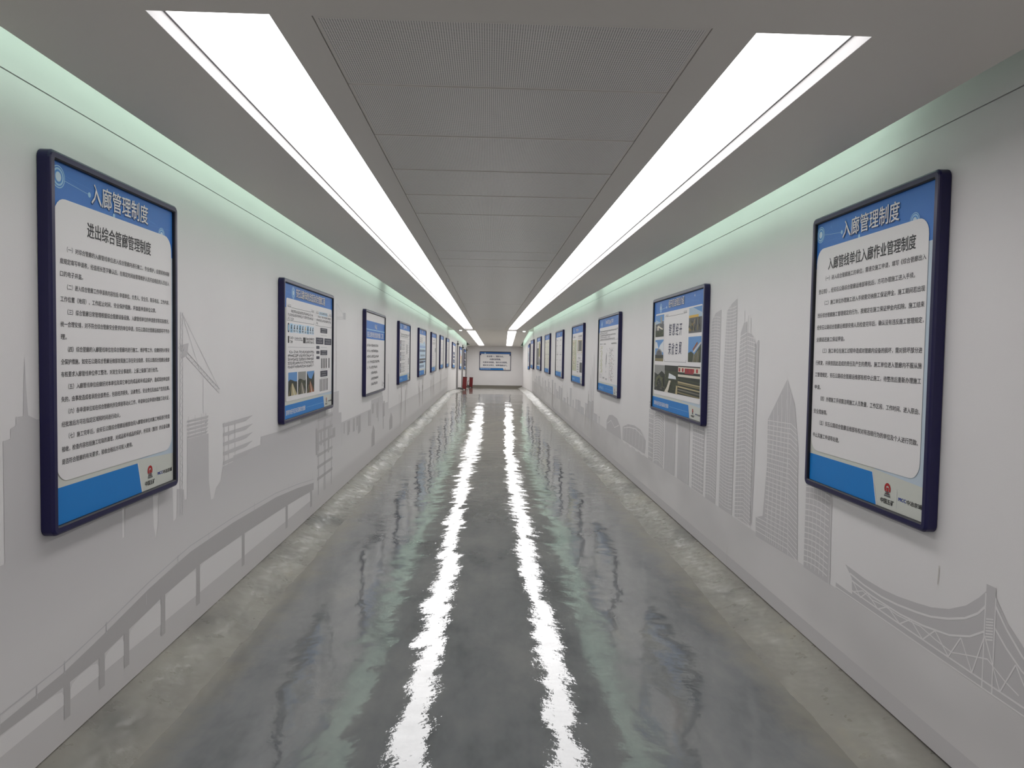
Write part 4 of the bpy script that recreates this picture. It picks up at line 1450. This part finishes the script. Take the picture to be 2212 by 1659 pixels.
while u < 28.5:
    w = r.uniform(0.12, 0.5)
    vt = r.uniform(0.66, 0.98)
    M.rect(-u - w, 0.55, -u, vt, MLINE, 2)
    for j in range(3):
        M.line((-u - w * (j + 0.5) / 3, 0.56), (-u - w * (j + 0.5) / 3, vt - 0.02), 0.02, MW, 3)
    u += w + r.uniform(0.03, 0.35)
for u, vt in ((12.55, 1.72), (12.75, 1.5), (12.95, 1.35), (13.2, 1.05)):
    M.rect(-u - 0.022, 0.55, -u, vt, MLINE, 4)
# suspension bridge at the near end
tp = [(3.60, 0.66), (3.41, 0.645), (3.25, 0.645), (3.12, 0.655), (2.98, 0.675), (2.88, 0.692), (2.77, 0.725), (2.67, 0.775), (2.60, 0.83), (2.56, 0.87)]
deck = [(2.56, 0.53), (2.88, 0.535), (3.14, 0.54), (3.51, 0.552)]
M.poly(Rr(tp + [(2.56, 0.52), (2.8, 0.52), (3.2, 0.525), (3.52, 0.53), (3.53, 0.61)]), MG, 2)
M.rect(-2.562, 0.50, -2.512, 0.895, MG, 3)
M.poly(Rr([(2.51, 0.86), (2.45, 0.79), (2.37, 0.735), (2.2, 0.68), (1.9, 0.635), (1.5, 0.59), (1.0, 0.55), (0.5, 0.525), (0.5, 0.5), (2.51, 0.5)]), MG, 2)
M.poly(Rr([(3.69, 0.515), (3.69, 0.535), (3.55, 0.53), (0.5, 0.515), (0.5, 0.50), (3.69, 0.505)]), MG, 3)
M.path(Rr([(3.55, 0.628), (3.41, 0.612), (3.25, 0.608), (3.12, 0.617), (2.98, 0.635), (2.88, 0.652), (2.77, 0.685), (2.67, 0.725), (2.60, 0.77), (2.563, 0.81)]), 0.009, MW, 4)
M.path(Rr([(3.54, 0.598), (3.33, 0.583), (3.1, 0.582), (2.93, 0.595), (2.76, 0.622), (2.64, 0.665), (2.563, 0.715)]), 0.008, MW, 4)
M.path(Rr([(2.511, 0.83), (2.45, 0.765), (2.37, 0.70), (2.2, 0.65)]), 0.009, MW, 4)
M.path(Rr([(2.511, 0.75), (2.45, 0.70), (2.37, 0.65), (2.2, 0.60)]), 0.008, MW, 4)
M.line((-2.563, 0.5), (-2.563, 0.86), 0.006, MW, 4)
M.line((-2.510, 0.5), (-2.510, 0.86), 0.006, MW, 4)
for i in range(8):
    v = 0.765 - 0.011 * i
    M.line((-2.556, v), (-2.518, v + 0.012), 0.005, MW, 4)
M.path(Rr([(3.55, 0.548), (3.14, 0.538), (2.6, 0.531), (0.5, 0.518)]), 0.007, MW, 4)
M.path(Rr([(3.69, 0.512), (3.14, 0.508), (2.6, 0.502), (0.5, 0.496)]), 0.006, MW, 4)
tr = [(3.52, 0.60), (3.44, 0.54), (3.38, 0.585), (3.28, 0.54), (3.2, 0.58), (3.1, 0.538), (3.02, 0.588), (2.93, 0.536), (2.85, 0.605), (2.76, 0.535), (2.69, 0.64), (2.62, 0.533), (2.56, 0.70), (2.47, 0.53), (2.40, 0.66), (2.3, 0.53)]
M.path(Rr(tr), 0.006, MW, 4)
M.path(Rr([(3.5, 0.55), (3.42, 0.58), (3.34, 0.565), (3.22, 0.575), (3.12, 0.57), (2.95, 0.585), (2.85, 0.57), (2.74, 0.56), (2.66, 0.585), (2.54, 0.62), (2.45, 0.58), (2.38, 0.56)]), 0.005, MW, 4)
# drip stains and a sheet joint
for i in range(22):
    u = r.choice((12.9, 13.4, 16.5, 17.9, 20.5, 21.9, 25.5, 28.6)) + r.uniform(-0.2, 0.3)
    v1 = r.uniform(0.55, 1.05)
    w = r.uniform(0.008, 0.022)
    M.poly(Rr([(u - w, v1), (u + w, v1), (u + w * 0.3, 0.2), (u - w * 0.3, 0.2)]), STAIN, 5)
M.line((-5.40, 0.12), (-5.40, 0.26), 0.006, STAIN, 5)
M.line((-2.845, 0.80), (-2.84, 0.88), 0.005, STAIN, 5)
o = M.build('mural', wall_right, loc=(XR - 0.0006, 0, 0), rotz=-RZ)
o['kind'] = 'structure'

# ------------------------------------------------------------------ steel posts, red boxes and hoses beyond the bend
STEEL = mat('brushed_steel', (150, 148, 148), 0.35, metal=0.6)
STEELD = mat('dark_steel', (70, 70, 72), 0.4, metal=0.5)
RED = mat('red_enamel', (108, 14, 18), 0.4)
REDD = mat('dark_red_enamel', (62, 8, 11), 0.5)
RUBBER = mat('black_rubber', (22, 22, 22), 0.6)
M2 = S2M.to_4x4()
for y, tx in ((5.55, 'nearest the bend'), (9.95, 'between the red boxes'), (13.95, 'nearest the end wall')):
    o = thing('steel_post', 'grey steel post standing against the far left wall, %s' % tx, 'post', group='steel posts on the far left wall')
    o.matrix_world = Matrix.Translation(s2(-W2 + 0.002, y, 0)) @ M2
    b = MB()
    b.box(0, 0.085, 0, 0.10, 0.09, 2.30, STEEL)
    b.box(0.0, 0.045, 0.14, 0.20, 0.10, 2.22, STEEL)
    b.build('column', o, bevel=0.006)
    b = MB()
    b.box(0, 0.11, -0.02, 0.22, 2.301, 2.36, STEELD)
    b.box(0.03, 0.07, 0.03, 0.08, 2.361, 2.48, STEELD)
    b.build('top_bracket', o, bevel=0.005)
    b = MB()
    b.box(0, 0.12, -0.02, 0.22, 0.082, 0.0895, STEELD)
    b.build('foot_plate', o)


def red_box(label, x, y, tilt, yaw, h):
    o = thing('red_box', label, 'box', group='red metal boxes by the far left wall')
    o.matrix_world = Matrix.Translation(s2(x, y, 0.001)) @ M2 @ Matrix.Rotation(yaw, 4, 'Z') @ Matrix.Rotation(tilt, 4, 'Y')
    w, d = 0.215, 0.14
    b = MB()
    b.box(-w / 2, w / 2, 0, d, 0.045, h - 0.03, RED)
    b.build('body', o, bevel=0.006)
    b = MB()
    b.box(-w / 2 - 0.008, w / 2 + 0.008, -0.008, d + 0.008, h - 0.0295, h, REDD)
    b.build('lid', o, bevel=0.004)
    for x0 in (-w / 2, w / 2 - 0.06):
        b = MB()
        b.box(x0, x0 + 0.06, 0.0, d, 0.0, 0.0445, REDD)
        b.build('foot', o, bevel=0.004)
    b = MB()
    b.box(-w / 2 + 0.02, w / 2 - 0.02, -0.004, -0.0005, 0.08, h - 0.06, RED)
    b.build('front_panel', o, bevel=0.002)


red_box('slightly leaning red metal box on the floor beyond the bend, nearer one', -1.50, 7.76, math.radians(3.2), math.radians(4), 0.70)
red_box('red metal box on the floor near the end wall with black hose beside it', -1.49, 15.1, math.radians(2.2), math.radians(-3), 0.66)


def hose(label, pts, rad):
    o = thing('hose', label, 'hose')
    b = MB()
    P3 = [Vector(q) for q in pts]
    sm = []
    for i in range(len(P3) - 1):
        p0, p1, p2, p3 = P3[max(i - 1, 0)], P3[i], P3[i + 1], P3[min(i + 2, len(P3) - 1)]
        for k in range(8):
            f = k / 8
            sm.append(0.5 * (2 * p1 + (p2 - p0) * f + (2 * p0 - 5 * p1 + 4 * p2 - p3) * f * f + (3 * p1 - p0 - 3 * p2 + p3) * f ** 3))
    sm.append(P3[-1])
    b.tube([s2(*q) for q in sm], rad, RUBBER)
    b.build('tube', o)


hose('black hose crossing the floor edge from wall to nearer red box', [(-1.74, 5.9, 0.135), (-1.66, 6.6, 0.115), (-1.60, 7.2, 0.085), (-1.56, 7.68, 0.075)], 0.035)
hose('black hose crossing the floor edge from wall to farther red box', [(-1.74, 10.6, 0.135), (-1.66, 12.0, 0.115), (-1.60, 13.8, 0.085), (-1.56, 14.98, 0.075)], 0.035)
hose('thin black cable looping up beside the farther red box', [(-1.68, 14.7, 0.10), (-1.69, 14.95, 0.22), (-1.67, 15.1, 0.38), (-1.625, 15.18, 0.44)], 0.014)
